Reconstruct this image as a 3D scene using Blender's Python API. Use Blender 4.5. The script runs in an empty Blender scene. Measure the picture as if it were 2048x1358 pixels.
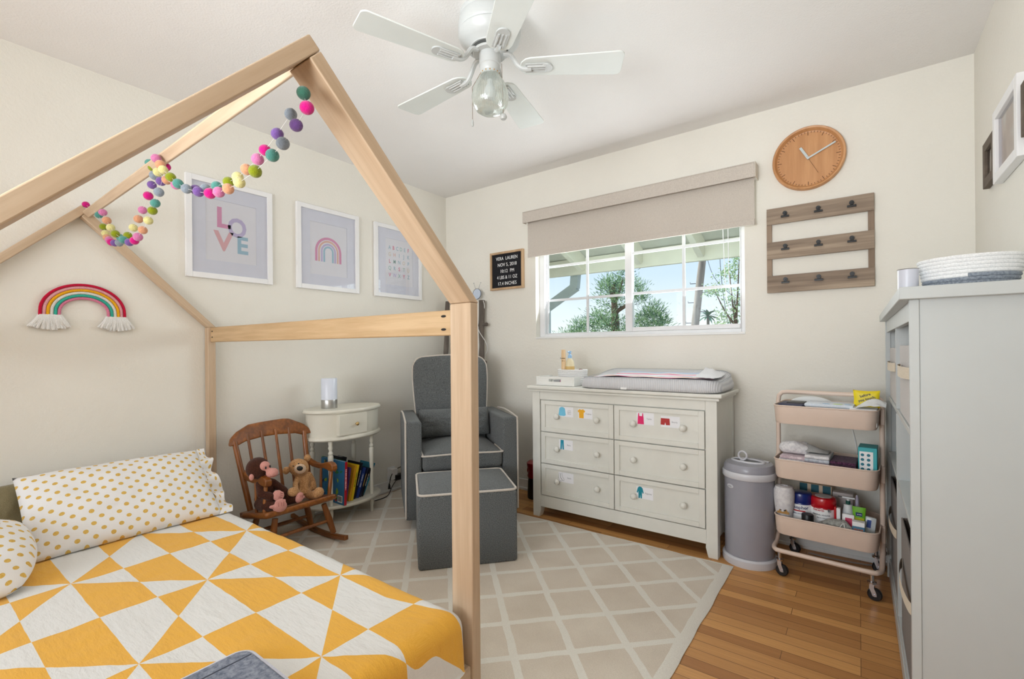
import bpy, bmesh, math, random
from mathutils import Vector, Matrix, Euler, noise
random.seed(7)
PI = math.pi
SC = bpy.context.scene
COL = SC.collection

# ------------------------------------------------------------------ materials
def lin(c):
    r = []
    for v in c[:3]:
        v = v / 255.0
        r.append(v / 12.92 if v <= 0.04045 else ((v + 0.055) / 1.055) ** 2.4)
    return (r[0], r[1], r[2], 1.0)

class NT:
    """tiny node-tree helper"""
    def __init__(s, name):
        s.m = bpy.data.materials.new(name); s.m.use_nodes = True
        s.t = s.m.node_tree; s.n = s.t.nodes; s.l = s.t.links
        s.b = s.n['Principled BSDF']
    def new(s, typ, **kw):
        n = s.n.new(typ)
        for k, v in kw.items():
            setattr(n, k, v)
        return n
    def link(s, a, b): s.l.new(a, b)
    def math(s, op, a, b=None, c=None):
        n = s.new('ShaderNodeMath', operation=op)
        for i, v in enumerate((a, b, c)):
            if v is None: continue
            if isinstance(v, (int, float)): n.inputs[i].default_value = v
            else: s.link(v, n.inputs[i])
        return n.outputs[0]
    def coords(s, out='Object', scale=(1, 1, 1)):
        tc = s.new('ShaderNodeTexCoord')
        mp = s.new('ShaderNodeMapping'); mp.inputs['Scale'].default_value = scale
        s.link(tc.outputs[out], mp.inputs['Vector'])
        return mp.outputs['Vector']
    def noise(s, vec, scale, detail=3, rough=.55):
        n = s.new('ShaderNodeTexNoise')
        n.inputs['Scale'].default_value = scale; n.inputs['Detail'].default_value = detail
        n.inputs['Roughness'].default_value = rough
        if vec is not None: s.link(vec, n.inputs['Vector'])
        return n.outputs['Fac']
    def ramp(s, fac, stops):
        n = s.new('ShaderNodeValToRGB')
        e = n.color_ramp.elements
        e[0].position, e[0].color = stops[0][0], stops[0][1]
        e[1].position, e[1].color = stops[-1][0], stops[-1][1]
        for p, c in stops[1:-1]:
            x = e.new(p); x.color = c
        s.link(fac, n.inputs[0]); return n.outputs[0]
    def mix(s, fac, a, b):
        n = s.new('ShaderNodeMix', data_type='RGBA')
        if isinstance(fac, (int, float)): n.inputs[0].default_value = fac
        else: s.link(fac, n.inputs[0])
        for v, i in ((a, 6), (b, 7)):
            if isinstance(v, tuple): n.inputs[i].default_value = v
            else: s.link(v, n.inputs[i])
        return n.outputs[2]
    def bump(s, h, strength, dist=.01):
        n = s.new('ShaderNodeBump'); n.inputs['Strength'].default_value = strength
        n.inputs['Distance'].default_value = dist
        s.link(h, n.inputs['Height']); s.link(n.outputs[0], s.b.inputs['Normal'])
    def color(s, c):
        if isinstance(c, tuple): s.b.inputs['Base Color'].default_value = c
        else: s.link(c, s.b.inputs['Base Color'])

_mc = {}
def flat(name, c, rough=.5, var=.06, scale=12, bump=0, bscale=200, metal=0, spec=.5, sheen=0, coat=0):
    if name in _mc: return _mc[name]
    t = NT(name)
    k = lin(c); d = tuple(v * (1 - var) for v in k[:3]) + (1,); u = tuple(min(1, v * (1 + var * .5)) for v in k[:3]) + (1,)
    v = t.coords()
    t.color(t.ramp(t.noise(v, scale), [(.3, d), (.7, u)]))
    t.b.inputs['Roughness'].default_value = rough
    t.b.inputs['Metallic'].default_value = metal
    t.b.inputs['Specular IOR Level'].default_value = spec
    if sheen:
        t.b.inputs['Sheen Weight'].default_value = sheen
    if coat:
        t.b.inputs['Coat Weight'].default_value = coat
    if bump: t.bump(t.noise(v, bscale, 4), bump, .004)
    _mc[name] = t.m; return t.m

def wood(name, c1, c2, axis=0, rough=.5, fine=60, stretch=.06, knots=0, coat=0):
    if name in _mc: return _mc[name]
    t = NT(name); sc = [1, 1, 1]; sc[axis] = stretch
    v = t.coords(scale=tuple(sc))
    a = t.noise(v, fine, 4, .6); b = t.noise(v, fine * .22, 3, .5)
    f = t.math('ADD', t.math('MULTIPLY', a, .45), t.math('MULTIPLY', b, .55))
    t.color(t.ramp(f, [(.32, lin(c2)), (.5, lin(tuple((p + q) / 2 for p, q in zip(c1, c2)))), (.66, lin(c1))]))
    t.b.inputs['Roughness'].default_value = rough
    if coat: t.b.inputs['Coat Weight'].default_value = coat
    t.bump(a, .12, .002)
    _mc[name] = t.m; return t.m

def fabric(name, c, c2=None, rough=.95, scale=350, bump=.5, sheen=.15):
    if name in _mc: return _mc[name]
    t = NT(name); v = t.coords()
    k = lin(c); k2 = lin(c2) if c2 else tuple(x * .72 for x in k[:3]) + (1,)
    a = t.noise(v, scale, 3, .7)
    t.color(t.ramp(a, [(.35, k2), (.62, k)]))
    t.b.inputs['Roughness'].default_value = rough
    t.b.inputs['Sheen Weight'].default_value = sheen
    t.b.inputs['Specular IOR Level'].default_value = .2
    t.bump(a, bump, .003)
    _mc[name] = t.m; return t.m

def wallmat(name, c, bs=70, st=.35):
    t = NT(name); v = t.coords()
    k = lin(c); t.color(t.ramp(t.noise(v, 3, 3), [(.3, tuple(x * .975 for x in k[:3]) + (1,)), (.7, k)]))
    t.b.inputs['Roughness'].default_value = .85
    t.b.inputs['Specular IOR Level'].default_value = .25
    t.bump(t.noise(v, bs, 4, .6), st, .006)
    return t.m

def glassy(name, tint=(235, 240, 240), gloss=.1, rough=.02):
    """thin clear pane: mostly see-through plus a mirror reflection"""
    if name in _mc: return _mc[name]
    t = NT(name); t.n.remove(t.b)
    tr = t.new('ShaderNodeBsdfTransparent'); tr.inputs[0].default_value = lin(tint)
    gl = t.new('ShaderNodeBsdfGlossy'); gl.inputs['Roughness'].default_value = rough
    fr = t.new('ShaderNodeFresnel'); fr.inputs[0].default_value = 1.45
    f = t.math('MULTIPLY', fr.outputs[0], gloss * 10)
    mx = t.new('ShaderNodeMixShader')
    t.link(f, mx.inputs[0]); t.link(tr.outputs[0], mx.inputs[1]); t.link(gl.outputs[0], mx.inputs[2])
    t.link(mx.outputs[0], t.n['Material Output'].inputs[0])
    _mc[name] = t.m; return t.m

# ------------------------------------------------------------------ mesh builder
def frame(x, y, z, o=(0, 0, 0)):
    """matrix with the given axes as columns"""
    m = Matrix.Identity(4)
    for i, a in enumerate((x, y, z)):
        for j in range(3): m[j][i] = a[j]
    for j in range(3): m[j][3] = o[j]
    return m
def onwall(wall, a, b, d=0):
    """text/outline frame on a wall: right, up, out"""
    if wall == 'left': return frame((0, 1, 0), (0, 0, 1), (1, 0, 0), (d, a, b))
    if wall == 'back': return frame((1, 0, 0), (0, 0, 1), (0, -1, 0), (a, d, b))
    return frame((0, -1, 0), (0, 0, 1), (-1, 0, 0), (d, a, b))
T = Matrix.Translation
def R(deg, ax): return Matrix.Rotation(math.radians(deg), 4, ax)

class G:
    def __init__(s, mat=None):
        s.bm = bmesh.new(); s.mats = []; s.cur = 0
        if mat: s.use(mat)
    def use(s, mat):
        if mat not in s.mats: s.mats.append(mat)
        s.cur = s.mats.index(mat); return s
    def _done(s, faces, M=None, verts=None, smooth=True):
        for f in faces: f.material_index = s.cur; f.smooth = smooth
        if M is not None: bmesh.ops.transform(s.bm, matrix=M, verts=verts)
    def box(s, c, d, M=None, bev=0, seg=2):
        n0 = len(s.bm.verts)
        r = bmesh.ops.create_cube(s.bm, size=1.0)
        vs = r['verts']
        bmesh.ops.scale(s.bm, vec=d, verts=vs); bmesh.ops.translate(s.bm, vec=c, verts=vs)
        if bev:
            es = list({e for v in vs for e in v.link_edges})
            rr = bmesh.ops.bevel(s.bm, geom=es, offset=bev, segments=seg, profile=.6, affect='EDGES')
        s.bm.verts.ensure_lookup_table()
        vs = [s.bm.verts[i] for i in range(n0, len(s.bm.verts))] if not bev else None
        if bev:
            # bevel reorders: collect the connected island from any new face
            vs = list({v for f in rr['faces'] for v in f.verts} | {v for f in rr['faces'] for v in f.verts for e in v.link_edges for v in e.verts})
        fs = list({f for v in vs for f in v.link_faces})
        s._done(fs, M, vs); return s
    def bx(s, x0, x1, y0, y1, z0, z1, M=None, bev=0, seg=2):
        return s.box(((x0 + x1) / 2, (y0 + y1) / 2, (z0 + z1) / 2), (abs(x1 - x0), abs(y1 - y0), abs(z1 - z0)), M, bev, seg)
    def lathe(s, prof, seg=24, M=None, closed=False, sx=1, sy=1):
        vs = []; rings = []
        for r, z in prof:
            if r < 1e-6:
                v = s.bm.verts.new((0, 0, z)); vs.append(v); rings.append([v])
            else:
                ring = [s.bm.verts.new((r * sx * math.cos(2 * PI * i / seg), r * sy * math.sin(2 * PI * i / seg), z)) for i in range(seg)]
                vs += ring; rings.append(ring)
        fs = []
        for a, b in zip(rings, rings[1:]):
            for i in range(seg):
                j = (i + 1) % seg
                if len(a) == 1 and len(b) == 1: continue
                if len(a) == 1: fs.append(s.bm.faces.new((a[0], b[j], b[i])))
                elif len(b) == 1: fs.append(s.bm.faces.new((a[i], a[j], b[0])))
                else: fs.append(s.bm.faces.new((a[i], a[j], b[j], b[i])))
        if closed:
            if len(rings[0]) > 1: fs.append(s.bm.faces.new(list(reversed(rings[0]))))
            if len(rings[-1]) > 1: fs.append(s.bm.faces.new(rings[-1]))
        s._done(fs, M, vs); return s
    def cyl(s, p0, p1, r0, r1=None, seg=16):
        p0 = Vector(p0); p1 = Vector(p1); r1 = r0 if r1 is None else r1
        d = p1 - p0; q = d.to_track_quat('Z', 'Y').to_matrix().to_4x4()
        return s.lathe([(r0, 0), (r1, d.length)], seg, T(p0) @ q, closed=True)
    def ball(s, c, r, seg=16, M=None):
        r = (r, r, r) if isinstance(r, (int, float)) else r
        x = bmesh.ops.create_uvsphere(s.bm, u_segments=seg, v_segments=max(6, seg * 2 // 3), radius=1)
        vs = x['verts']; bmesh.ops.scale(s.bm, vec=r, verts=vs)
        MM = T(Vector(c)) @ (M if M is not None else Matrix.Identity(4))
        s._done(list({f for v in vs for f in v.link_faces}), MM, vs); return s
    def tube(s, pts, r, seg=8, cap=True, closed=False, smooth=0):
        pts = [Vector(p) for p in pts]
        rs = list(r) if isinstance(r, (list, tuple)) else [r] * len(pts)
        if smooth:
            q = []; qr = []; n = len(pts); rng = n if closed else n - 1
            for i in range(rng):
                p0 = pts[(i - 1) % n] if closed else pts[max(i - 1, 0)]
                p1 = pts[i]; p2 = pts[(i + 1) % n]
                p3 = pts[(i + 2) % n] if closed else pts[min(i + 2, n - 1)]
                for k in range(smooth):
                    u = k / smooth
                    q.append(.5 * ((2 * p1) + (p2 - p0) * u + (2 * p0 - 5 * p1 + 4 * p2 - p3) * u * u + (3 * p1 - p0 - 3 * p2 + p3) * u ** 3))
                    qr.append(rs[i] * (1 - u) + rs[(i + 1) % n] * u)
            if not closed: q.append(pts[-1]); qr.append(rs[-1])
            pts = q; rs = qr
        n = len(pts); rings = []; up = None; fs = []; vs = []
        for i, p in enumerate(pts):
            a = pts[(i - 1) % n] if (closed or i > 0) else p
            b = pts[(i + 1) % n] if (closed or i < n - 1) else p
            t = (b - a)
            t = t.normalized() if t.length > 1e-9 else Vector((0, 0, 1))
            if up is None:
                up = t.orthogonal().normalized()
            up = (up - t * up.dot(t))
            up = up.normalized() if up.length > 1e-6 else t.orthogonal().normalized()
            w = t.cross(up)
            ring = [s.bm.verts.new(p + (up * math.cos(2 * PI * k / seg) + w * math.sin(2 * PI * k / seg)) * rs[i]) for k in range(seg)]
            rings.append(ring); vs += ring
        pairs = list(zip(rings, rings[1:])) + ([(rings[-1], rings[0])] if closed else [])
        for a, b in pairs:
            for k in range(seg):
                j = (k + 1) % seg; fs.append(s.bm.faces.new((a[k], a[j], b[j], b[k])))
        if cap and not closed:
            fs.append(s.bm.faces.new(list(reversed(rings[0])))); fs.append(s.bm.faces.new(rings[-1]))
        s._done(fs); return s
    def prism(s, pts, M, depth):
        """outline in the local XY plane of M, pushed along its Z by depth"""
        if len(pts) < 3: return s
        a = [s.bm.verts.new((p[0], p[1], 0)) for p in pts]
        b = [s.bm.verts.new((p[0], p[1], depth)) for p in pts]
        fs = [s.bm.faces.new(list(reversed(a))), s.bm.faces.new(b)]
        n = len(pts)
        for i in range(n):
            j = (i + 1) % n; fs.append(s.bm.faces.new((a[i], a[j], b[j], b[i])))
        s._done(fs, M, a + b); return s
    def grid(s, nu, nv, fn, uv=None, wrapu=False):
        """fn(u,v)->(x,y,z) over 0..1"""
        vs = [[s.bm.verts.new(fn(i / nu, j / nv)) for j in range(nv + 1)] for i in range(nu + (0 if wrapu else 1))]
        fs = []
        ly = s.bm.loops.layers.uv.verify() if uv else None
        for i in range(nu):
            for j in range(nv):
                i2 = (i + 1) % nu if wrapu else i + 1
                f = s.bm.faces.new((vs[i][j], vs[i2][j], vs[i2][j + 1], vs[i][j + 1])); fs.append(f)
                if uv:
                    for lp, (a, b) in zip(f.loops, ((i, j), (i + 1, j), (i + 1, j + 1), (i, j + 1))):
                        lp[ly].uv = uv(a / nu, b / nv)
        s._done(fs); return s
    def text(s, body, size, M, depth=.0006, off=0, align='CENTER', sx=1, space=1):
        c = bpy.data.curves.new('t', 'FONT'); c.body = body; c.size = size
        c.align_x = align; c.align_y = 'CENTER'; c.extrude = depth; c.offset = off * size
        c.resolution_u = 3; c.space_character = space
        o = bpy.data.objects.new('t', c)
        me = bpy.data.meshes.new_from_object(o)
        n0 = len(s.bm.verts); f0 = len(s.bm.faces)
        s.bm.from_mesh(me); s.bm.verts.ensure_lookup_table(); s.bm.faces.ensure_lookup_table()
        vs = [s.bm.verts[i] for i in range(n0, len(s.bm.verts))]
        fs = [s.bm.faces[i] for i in range(f0, len(s.bm.faces))]
        s._done(fs, M @ Matrix.Diagonal((sx, 1, 1, 1)), vs, smooth=False)
        bpy.data.objects.remove(o); bpy.data.curves.remove(c); bpy.data.meshes.remove(me)
        return s
    def strokes(s, length, h, M, seed=1):
        """a run of small strokes standing for print too small to read"""
        rnd = random.Random(seed); x = -length / 2
        while x < length / 2:
            w_ = h * rnd.uniform(.25, .5)
            if rnd.random() > .16: s.box((x + w_ / 2, rnd.uniform(-.05, .05) * h, 0), (w_ * .7, h * rnd.uniform(.7, 1), .0003), M)
            x += w_
        return s
    def obj(s, name, parent=None, loc=(0, 0, 0), rot=None, bev=0, seg=2, sub=0, sharp=40, remesh=0, flip=True, wn=False):
        if flip: bmesh.ops.recalc_face_normals(s.bm, faces=s.bm.faces[:])
        me = bpy.data.meshes.new(name); s.bm.to_mesh(me); s.bm.free()
        for m in s.mats: me.materials.append(m)
        me.set_sharp_from_angle(angle=math.radians(sharp))
        o = bpy.data.objects.new(name, me); COL.objects.link(o)
        o.location = loc
        if rot is not None: o.rotation_euler = rot
        if parent: o.parent = parent
        if bev:
            b = o.modifiers.new('b', 'BEVEL'); b.width = bev; b.segments = seg; b.limit_method = 'ANGLE'; b.angle_limit = math.radians(40)
        if remesh:
            r = o.modifiers.new('r', 'REMESH'); r.mode = 'VOXEL'; r.voxel_size = remesh; r.use_smooth_shade = True
            q = o.modifiers.new('s', 'SMOOTH'); q.iterations = 6; q.factor = .5
        if sub:
            q = o.modifiers.new('s', 'SUBSURF'); q.levels = sub; q.render_levels = sub
        return o

def thing(name, label, cat, loc=(0, 0, 0), rz=0, group=None):
    o = bpy.data.objects.new(name, None); COL.objects.link(o); o.empty_display_size = .05
    o.location = loc; o.rotation_euler = (0, 0, math.radians(rz))
    o['label'] = label; o['category'] = cat
    if group: o['group'] = group
    return o
def tag(o, label, cat, group=None):
    o['label'] = label; o['category'] = cat
    if group: o['group'] = group
    return o
def struct(o):
    o['kind'] = 'structure'; return o

# ------------------------------------------------------------------ shared materials
M_wall = wallmat('wall_cream', (240, 236, 226))
M_ceil = wallmat('ceiling_white', (243, 240, 237), 120, .3)
M_trim = flat('trim_white', (240, 240, 238), .4, .02)
M_white = flat('white_paint', (238, 238, 234), .4, .02)
M_offw = flat('dresser_white', (232, 231, 223), .42, .03)
M_caseW = flat('bookcase_white', (192, 196, 195), .35, .015)
M_frameW = flat('frame_white', (243, 242, 242), .4, .02)
M_mat = flat('mat_board', (243, 245, 250), .8, .02)
M_paper = flat('paper', (251, 251, 251), .8, .01)
M_black = flat('black_plastic', (22, 22, 24), .4, .1)
M_steel = flat('steel', (170, 170, 170), .25, .05, metal=1)
M_poplar = wood('poplar', (214, 190, 162), (188, 160, 130), 0, .55, 70)
M_rail = wood('poplar_golden', (214, 184, 144), (180, 146, 104), 0, .5, 70)
M_rock = wood('maple_brown', (168, 100, 38), (98, 52, 14), 0, .36, 60, .1, coat=.15)
M_rockz = wood('maple_brown_upright', (164, 98, 40), (96, 52, 16), 2, .36, 60, .1, coat=.15)
M_grey = fabric('charcoal_fabric', (118, 121, 121), (66, 69, 70), scale=260, bump=.6)
M_pipe = fabric('piping_cream', (214, 206, 196), (188, 178, 168), scale=600, bump=.2)
M_cart = flat('cart_beige', (228, 206, 190), .38, .03)
M_pail = flat('pail_grey', (160, 160, 170), .28, .03)
M_pailW = flat('pail_white', (214, 214, 220), .35, .02)
M_brass = flat('brass', (190, 150, 90), .3, .1, metal=1)

# ------------------------------------------------------------------ room dimensions (camera at x=0,y=0,z=1.098)
XL, XR, YB, YF, ZC = -2.935, .437, 3.007, -2.40, 2.44

# ------------------------------------------------------------------ room shell
def floor_mat():
    t = NT('oak_strip_floor'); v = t.coords()
    br = t.new('ShaderNodeTexBrick'); t.link(v, br.inputs['Vector'])
    br.offset = .37; br.offset_frequency = 3; br.squash = 1
    br.inputs['Color1'].default_value = lin((246, 184, 112)); br.inputs['Color2'].default_value = lin((160, 98, 48))
    br.inputs['Mortar'].default_value = lin((84, 50, 24))
    br.inputs['Scale'].default_value = 1; br.inputs['Mortar Size'].default_value = .0012
    br.inputs['Brick Width'].default_value = .62; br.inputs['Row Height'].default_value = .057
    br.inputs['Bias'].default_value = -.1
    v2 = t.coords(scale=(.05, 1, 1)); g = t.noise(v2, 95, 5, .65); g2 = t.noise(v2, 26, 3)
    c = t.mix(t.math('MULTIPLY', g, .55), br.outputs['Color'], lin((92, 52, 22)))
    c = t.mix(t.math('MULTIPLY', g2, .35), c, lin((226, 170, 108)))
    t.color(c); t.b.inputs['Roughness'].default_value = .42; t.b.inputs['Specular IOR Level'].default_value = .35
    t.bump(br.outputs['Fac'], -.15, .002)
    return t.m
struct(G(floor_mat()).bx(XL, XR, YF, YB, -.06, 0).obj('floor'))
struct(G(M_ceil).bx(XL - .12, XR + .12, YF - .12, YB + .12, ZC, ZC + .1).obj('ceiling'))
struct(G(M_wall).bx(XL - .12, XL, YF - .12, YB + .12, -.06, ZC).obj('wall_left'))
struct(G(M_wall).bx(XR, XR + .12, YF - .12, YB + .12, -.06, ZC).obj('wall_right'))
WX0, WX1, WZ0, WZ1 = -1.988, -.529, 1.186, 2.06
g = G(M_wall)
g.bx(XL, WX0, YB, YB + .14, -.06, ZC).bx(WX1, XR, YB, YB + .14, -.06, ZC)
g.bx(WX0, WX1, YB, YB + .14, -.06, WZ0).bx(WX0, WX1, YB, YB + .14, WZ1, ZC)
struct(g.obj('wall_back'))
RX0, RX1, RZ0, RZ1 = -2.70, -.30, .75, 2.2
g = G(M_wall)
g.bx(XL, RX0, YF - .12, YF, -.06, ZC).bx(RX1, XR, YF - .12, YF, -.06, ZC)
g.bx(RX0, RX1, YF - .12, YF, -.06, RZ0).bx(RX0, RX1, YF - .12, YF, RZ1, ZC)
struct(g.obj('wall_rear'))
def skirting(name, f):
    g = G(M_trim); f(g); struct(g.obj(name, bev=.004))
skirting('baseboard_left', lambda g: g.bx(XL, XL + .014, YF, YB, 0, .085).bx(XL, XL + .024, YF, YB, 0, .02))
skirting('baseboard_back', lambda g: g.bx(XL + .015, XR, YB - .014, YB, 0, .085).bx(XL + .015, XR, YB - .024, YB, 0, .02))
skirting('baseboard_right', lambda g: g.bx(XR - .014, XR, YF, YB - .03, 0, .085))

# ------------------------------------------------------------------ window with sliding sashes
GY = YB + .055
M_vinyl = flat('window_vinyl', (238, 238, 240), .4, .02)
w = thing('window_1', 'white two-pane sliding window with grid bars under the roller blind', 'window', (0, 0, 0)); w['kind'] = 'structure'
g = G(M_vinyl)
g.bx(WX0, WX0 + .045, GY, GY + .06, WZ0, WZ1).bx(WX1 - .03, WX1, GY, GY + .06, WZ0, WZ1)
g.bx(WX0 + .045, WX1 - .03, GY, GY + .06, WZ0, WZ0 + .024).bx(WX0 + .045, WX1 - .03, GY, GY + .06, WZ1 - .03, WZ1)
g.obj('window_frame', w, bev=.003)
def sash(x0, x1, z0, z1, y, st, mx, mz):
    g = G(M_vinyl)
    g.bx(x0, x0 + st[0], y, y + .025, z0, z1).bx(x1 - st[1], x1, y, y + .025, z0, z1)
    g.bx(x0 + st[0], x1 - st[1], y, y + .025, z0, z0 + st[2]).bx(x0 + st[0], x1 - st[1], y, y + .025, z1 - .03, z1)
    s = g.obj('sash', w, bev=.003)
    g = G(flat('grid_bars', (226, 228, 230), .5, .02))
    for m in mx: g.bx(m - .009, m + .009, y + .009, y + .017, z0 + st[2], z1 - .03)
    for m in mz: g.bx(x0 + st[0], x1 - st[1], y + .010, y + .016, m - .009, m + .009)
    g.obj('grid_bars', s)
    G(glassy('window_glass', (244, 249, 248), .03)).bx(x0 + st[0] * .5, x1 - st[1] * .5, y + .0125, y + .0135, z0 + st[2] * .5, z1 - .015).obj('pane', s)
sash(WX0 + .046, -1.245, WZ0 + .025, WZ1 - .031, GY + .031, (.008, .030, .006), (-1.597,), (1.469, 1.73))
sash(-1.290, WX1 - .031, WZ0 + .025, WZ1 - .031, GY + .002, (.050, .006, .028), (-.897,), (1.469, 1.745))
g = G(M_vinyl); g.use(flat('wand_grey', (214, 216, 218), .4)).cyl((-1.898, GY - .012, 1.29), (-1.898, GY - .012, 2.02), .0045, seg=8); 
tag(g.obj('blind_wand'), 'thin white wand hanging inside the left pane of the window', 'blind wand')
g = G(M_vinyl)
for dx, zb in ((0, 1.30), (.028, 1.42)):
    g.tube([(-.66 + dx, GY - .012, 2.03), (-.655 + dx, GY - .014, 1.80), (-.64 + dx * .6, GY - .014, zb + .12), (-.612, GY - .014, zb)], .0022, 6, smooth=4)
tag(g.obj('pull_string'), 'pair of thin white pull cords hanging at the right of the window', 'cord')
struct(G(M_trim).bx(WX0, WX1, YB - .006, GY + .01, WZ0 - .012, WZ0 + .001).obj('trim_1', bev=.002))

# roller blind
M_blind = fabric('blind_weave', (214, 205, 194), (196, 186, 176), scale=260, bump=.25, sheen=0)
b = thing('roller_blind', 'beige roller blind half lowered over the window', 'blind', (-1.25, YB, 2.09))
g = G(M_blind)
g.bx(-.795, .79, -.09, -.084, -.04, .038).bx(-.795, .79, -.09, -.002, .0382, .045).bx(-.795, -.785, -.0838, -.002, -.04, .038).bx(.775, .79, -.0838, -.002, -.035, .038)
g.obj('cassette', b, bev=.002)
G(M_blind).bx(-.774, .782, -.0495, -.048, -.296, .02).obj('shade_cloth', b)
G(M_blind).bx(-.774, .784, -.055, -.042, -.299, -.265).obj('hem_bar', b, bev=.003)
G(flat('end_cap', (222, 214, 200), .5)).bx(.7905, .7945, -.09, -.002, -.04, .046).obj('end_cap', b)

# rear opening: an unseen window added behind the camera to brighten the room
w2 = thing('added_rear_window', 'wide unseen window added behind the camera to let light in', 'window'); w2['kind'] = 'structure'
g = G(M_vinyl)
g.bx(RX0, RX0 + .04, YF - .08, YF - .03, RZ0, RZ1).bx(RX1 - .04, RX1, YF - .08, YF - .03, RZ0, RZ1)
g.bx(RX0 + .04, RX1 - .04, YF - .08, YF - .03, RZ0, RZ0 + .04).bx(RX0 + .04, RX1 - .04, YF - .08, YF - .03, RZ1 - .04, RZ1)
g.obj('window_frame', w2)

# ------------------------------------------------------------------ rug
def rug_mat():
    t = NT('trellis_rug'); tc = t.new('ShaderNodeTexCoord'); sp = t.new('ShaderNodeSeparateXYZ')
    # wobble the lines a little, as hand-tufted pile does
    nz = t.new('ShaderNodeTexNoise'); nz.inputs['Scale'].default_value = 9; nz.inputs['Detail'].default_value = 2
    t.link(tc.outputs['Object'], nz.inputs['Vector'])
    va = t.new('ShaderNodeVectorMath', operation='SUBTRACT'); t.link(nz.outputs['Color'], va.inputs[0]); va.inputs[1].default_value = (.5, .5, .5)
    vs = t.new('ShaderNodeVectorMath', operation='SCALE'); t.link(va.outputs[0], vs.inputs[0]); vs.inputs['Scale'].default_value = .014
    vb = t.new('ShaderNodeVectorMath', operation='ADD'); t.link(tc.outputs['Object'], vb.inputs[0]); t.link(vs.outputs[0], vb.inputs[1])
    t.link(vb.outputs[0], sp.inputs[0])
    x, y = sp.outputs[0], sp.outputs[1]
    def line(e, off):
        f = t.math('FRACT', t.math('DIVIDE', t.math('SUBTRACT', e, off - .1485), .297))
        d = t.math('ABSOLUTE', t.math('SUBTRACT', f, .5))
        return t.math('LESS_THAN', d, .068)
    a = line(t.math('ADD', x, y), 1.237 - 30 * .297); b = line(t.math('SUBTRACT', y, x), 2.903 - 30 * .297)
    e = t.math('GREATER_THAN', x, -.552); e2 = t.math('GREATER_THAN', y, 2.508)
    m = t.math('MAXIMUM', t.math('MAXIMUM', a, b), t.math('MAXIMUM', e, e2))
    p = t.noise(t.coords(), 260, 3, .7); p2 = t.noise(t.coords(), 5, 2)
    tile = t.ramp(t.math('ADD', t.math('MULTIPLY', p, .6), t.math('MULTIPLY', p2, .4)), [(.35, lin((216, 202, 184))), (.65, lin((238, 227, 211)))])
    lite = t.ramp(p, [(.3, lin((236, 230, 218))), (.7, lin((250, 246, 236)))])
    t.color(t.mix(m, tile, lite)); t.b.inputs['Roughness'].default_value = 1; t.b.inputs['Specular IOR Level'].default_value = .1
    t.b.inputs['Sheen Weight'].default_value = .2
    t.bump(t.math('ADD', p, t.math('MULTIPLY', m, .5)), .6, .006)
    return t.m
RZ = .012
g = G(rug_mat())
def rugf(u, v):
    x = -2.90 + u * (2.90 - .508); y = .93 + v * (2.536 - .93)
    x += .006 * noise.noise((y * 6, 0, u * 3)) * (u > .98); y += .006 * noise.noise((x * 6, 3, 0)) * (v > .98)
    ed = min(u * 2.4, (1 - u) * 2.4, v * 1.6, (1 - v) * 1.6)
    return (x, y, RZ * min(1, .25 + ed * 40) + .0012 * noise.noise((x * 30, y * 30, 0)))
g.grid(110, 80, rugf)
g.bx(-2.898, -.512, .934, 2.532, 0, .004)
tag(g.obj('area_rug'), 'beige rug with a pale diamond trellis pattern on the wood floor', 'rug')

# ------------------------------------------------------------------ house-frame bed
def member(name, parent, p0, p1, wdt, thk, up, mat=None, bev=.004):
    """board from p0 to p1; width along 'up', thickness across; grain runs along local X"""
    p0 = Vector(p0); p1 = Vector(p1); x = (p1 - p0); L = x.length; x.normalize()
    z = Vector(up); z = (z - x * z.dot(x)).normalized(); y = z.cross(x)
    g = G(mat or M_poplar); g.bx(0, L, -thk / 2, thk / 2, -wdt / 2, wdt / 2)
    o = g.obj(name, parent, bev=bev)
    o.matrix_local = frame(x, y, z, p0)
    return o
bed = thing('house_bed', 'unpainted wooden house-frame bed against the left wall', 'bed frame', (-1.95, .59, RZ))
bl = Vector((-1.95, .59, RZ))
def bm_(name, p0, p1, w_, t_, up, mat=None): return member(name, bed, Vector(p0) - bl, Vector(p1) - bl, w_, t_, up, mat)
FXc = -1.0035                       # front posts' centre x (wide face across X)
Y1, Y0 = 1.105, .053                # far and near post lines
YA = (Y1 + Y0) / 2
ZP = 1.243
bm_('post', (FXc, Y1, RZ), (FXc, Y1, ZP), .087, .038, (1, 0, 0))
bm_('post', (FXc, Y0, RZ), (FXc, Y0, ZP), .087, .038, (1, 0, 0))
bm_('post', (-2.902, Y1, RZ), (-2.902, Y1, ZP - .012), .044, .040, (1, 0, 0))
bm_('post', (-2.902, Y0, RZ), (-2.902, Y0, ZP - .012), .044, .040, (1, 0, 0))
def slab(name, pts, x0, x1, d, mat=None):
    """board whose outline lies in the YZ plane, spanning x0..x1; grain along d"""
    d = Vector((0, d[0], d[1])).normalized(); e = Vector((1, 0, 0)).cross(d)   # local x = d, local y = e
    o = Vector((x0, pts[0][0], pts[0][1]))
    M = frame(d, e, (1, 0, 0), o)
    q = [((Vector((x0, y, z)) - o).dot(d), (Vector((x0, y, z)) - o).dot(e)) for y, z in pts]
    b = G(mat or M_poplar).prism(q, Matrix.Identity(4), x1 - x0).obj(name, bed, bev=.003)
    b.matrix_local = T(-bl) @ M; return b
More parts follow.
